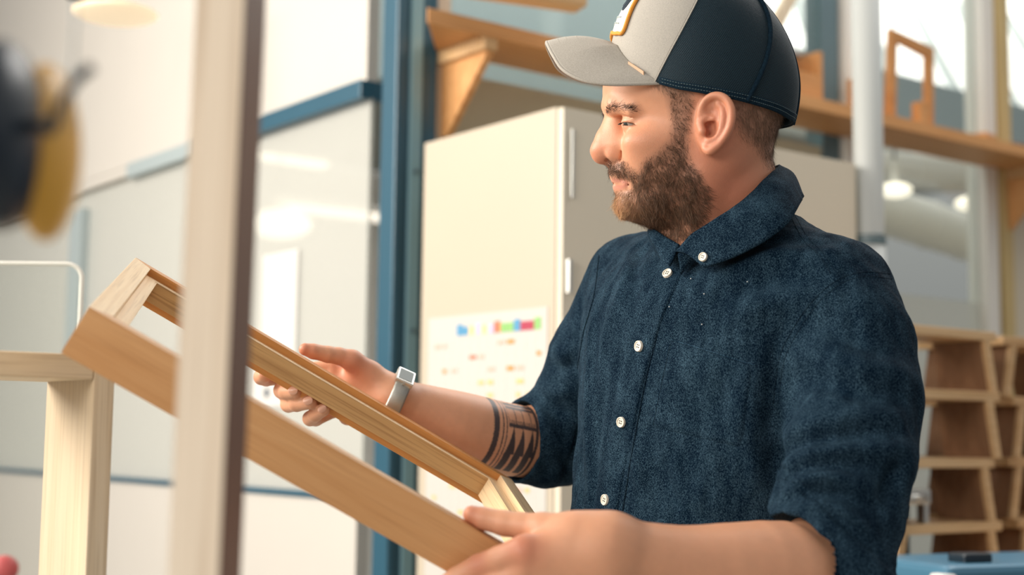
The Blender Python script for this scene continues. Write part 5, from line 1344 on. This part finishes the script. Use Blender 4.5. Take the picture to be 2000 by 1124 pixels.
grow('eyebrow', ew ** .9, 1700, lambda ix: np.full(len(ix), .0065), lambda p, nn, ix: np.tile(np.array([1., .10, 0.]), (len(ix), 1)), .00014, lambda ix: np.tile(lin(66, 47, 38), (len(ix), 1)), .25, .18, 3, 5)
lr = []; ld = []
for s in (0, 1):
    for k in range(120):
        t = k / 119; an = R(12 + 74 * t); p = EC + eyedir(an, R(-1 - 22 * (abs(t - .42)) ** 1.6)) * .0139
        dd = eyedir(an, R(-22)); 
        if s: p = mir(p); dd = dd * np.array([1, 1, -1])
        lr.append(p); ld.append(dd)
strands('eyelashes', np.array(lr), np.array(ld), np.full(len(lr), .0045), np.full(len(lr), .00016), M_hair, man, np.tile(np.array([-.1, .25, 0]), (len(lr), 1)), 3, np.tile(lin(40, 30, 28), (len(lr), 1)))

# ------------------------------------------------------------------ wrist watch
wc = Q(767, 783, 1.640); wax = Q(830, 806, 1.655) - Q(700, 748, 1.642); wax /= np.linalg.norm(wax)
e1 = np.array([-.15, .88, -.48]); e1 -= wax * (e1 @ wax); e1 /= np.linalg.norm(e1); e2 = np.cross(wax, e1)
def wpt(s, a, r): return wc + wax * s + (e1 * math.cos(a) + e2 * math.sin(a)) * r
watch = empty('wrist_watch', Matrix.Translation(Vector(c2w(wc)[0])), 'silver wrist watch with a square case on the man\'s far wrist', 'watch')
bpy.context.view_layer.update()
na, ns = 64, 9; Vb = np.zeros((na + 1, ns, 3))
wb_ = bvh(V1, Q1)
for i in range(na + 1):
    for j in range(ns):
        a = 2 * math.pi * i / na; s = (j / (ns - 1) - .5) * .018; o_p = wpt(s, a, 0)
        d = Vector(wpt(s, a, 1) - o_p); h = wb_.ray_cast(Vector(o_p), d); r = (Vector(h[0]) - Vector(o_p)).length if h[0] is not None else .026
        Vb[i, j] = wpt(s, a, r + .0016 + .0003 * (j % 2))
M_wm = mat('watch_steel', srgb(196, 196, 188), .32, metal=.85, bump=.6, bscale=1400)
gridmesh('band', Vb, M_wm, watch, None, .0016, 0)
rC = np.linalg.norm(Vb[0, 4] - wpt(0, 0, 0))
Wm = lambda s, v, r: wc + wax * s + e1 * r + e2 * v
def slab(name, hs, hv, r0, r1, m, bev):
    c8 = [Vector(c2w(Wm(a, b, r0))[0]) for a, b in ((-hs, -hv), (hs, -hv), (hs, hv), (-hs, hv))] + [Vector(c2w(Wm(a, b, r1))[0]) for a, b in ((-hs, -hv), (hs, -hv), (hs, hv), (-hs, hv))]
    mb = MB(); mb.hexa(c8); return _par(mb.build(name, m, bevel=bev, seg=3), watch)
slab('case', .0108, .0125, rC - .002, rC + .0055, mat('watch_case', srgb(222, 220, 212), .22, metal=.8), .0018)
slab('watch_face', .0084, .0098, rC + .0050, rC + .0060, mat('watch_dial', srgb(128, 136, 134), .45, spec=.3), .0002)
slab('crown', .0013, .0142, rC + .0005, rC + .0030, M_chrome, .0004)
print('done', time.time() - T0)
# ------------------------------------------------------------------ finger nails
M_nail = mat('nail', srgb(226, 172, 146), .25, spec=.6)
def nail(c, n, along, L, W):
    n = np.array(n, float); n /= np.linalg.norm(n); al = np.array(along, float); al -= n * (al @ n); al /= np.linalg.norm(al); cr2 = np.cross(n, al)
    u, v = np.meshgrid(np.linspace(-1, 1, 15), np.linspace(-1, 1, 15), indexing='ij')
    uu = u * np.sqrt(1 - v * v / 2); vv = v * np.sqrt(1 - u * u / 2)
    V = c + al * (uu * L)[..., None] + cr2 * (vv * W)[..., None] + n * (.0006 - .0022 * vv ** 2 - .0008 * uu ** 2)[..., None]
    gridmesh('nail', V, M_nail, man, None, .0006, 0)
nail(Q(572, 763, 1.5545), (-.25, .15, -1), (1, .1, .25), .0058, .0048)
nail(Q(601, 783, 1.5535), (-.15, .2, -1), (1, .2, .25), .0056, .0047)
nail(Q(629, 799, 1.5545), (.1, .3, -1), (1, .7, .2), .0050, .0040)
nail(Q(932, 1000, 1.2130), (.05, 1, -.25), (-1, .18, 0), .0070, .0060)
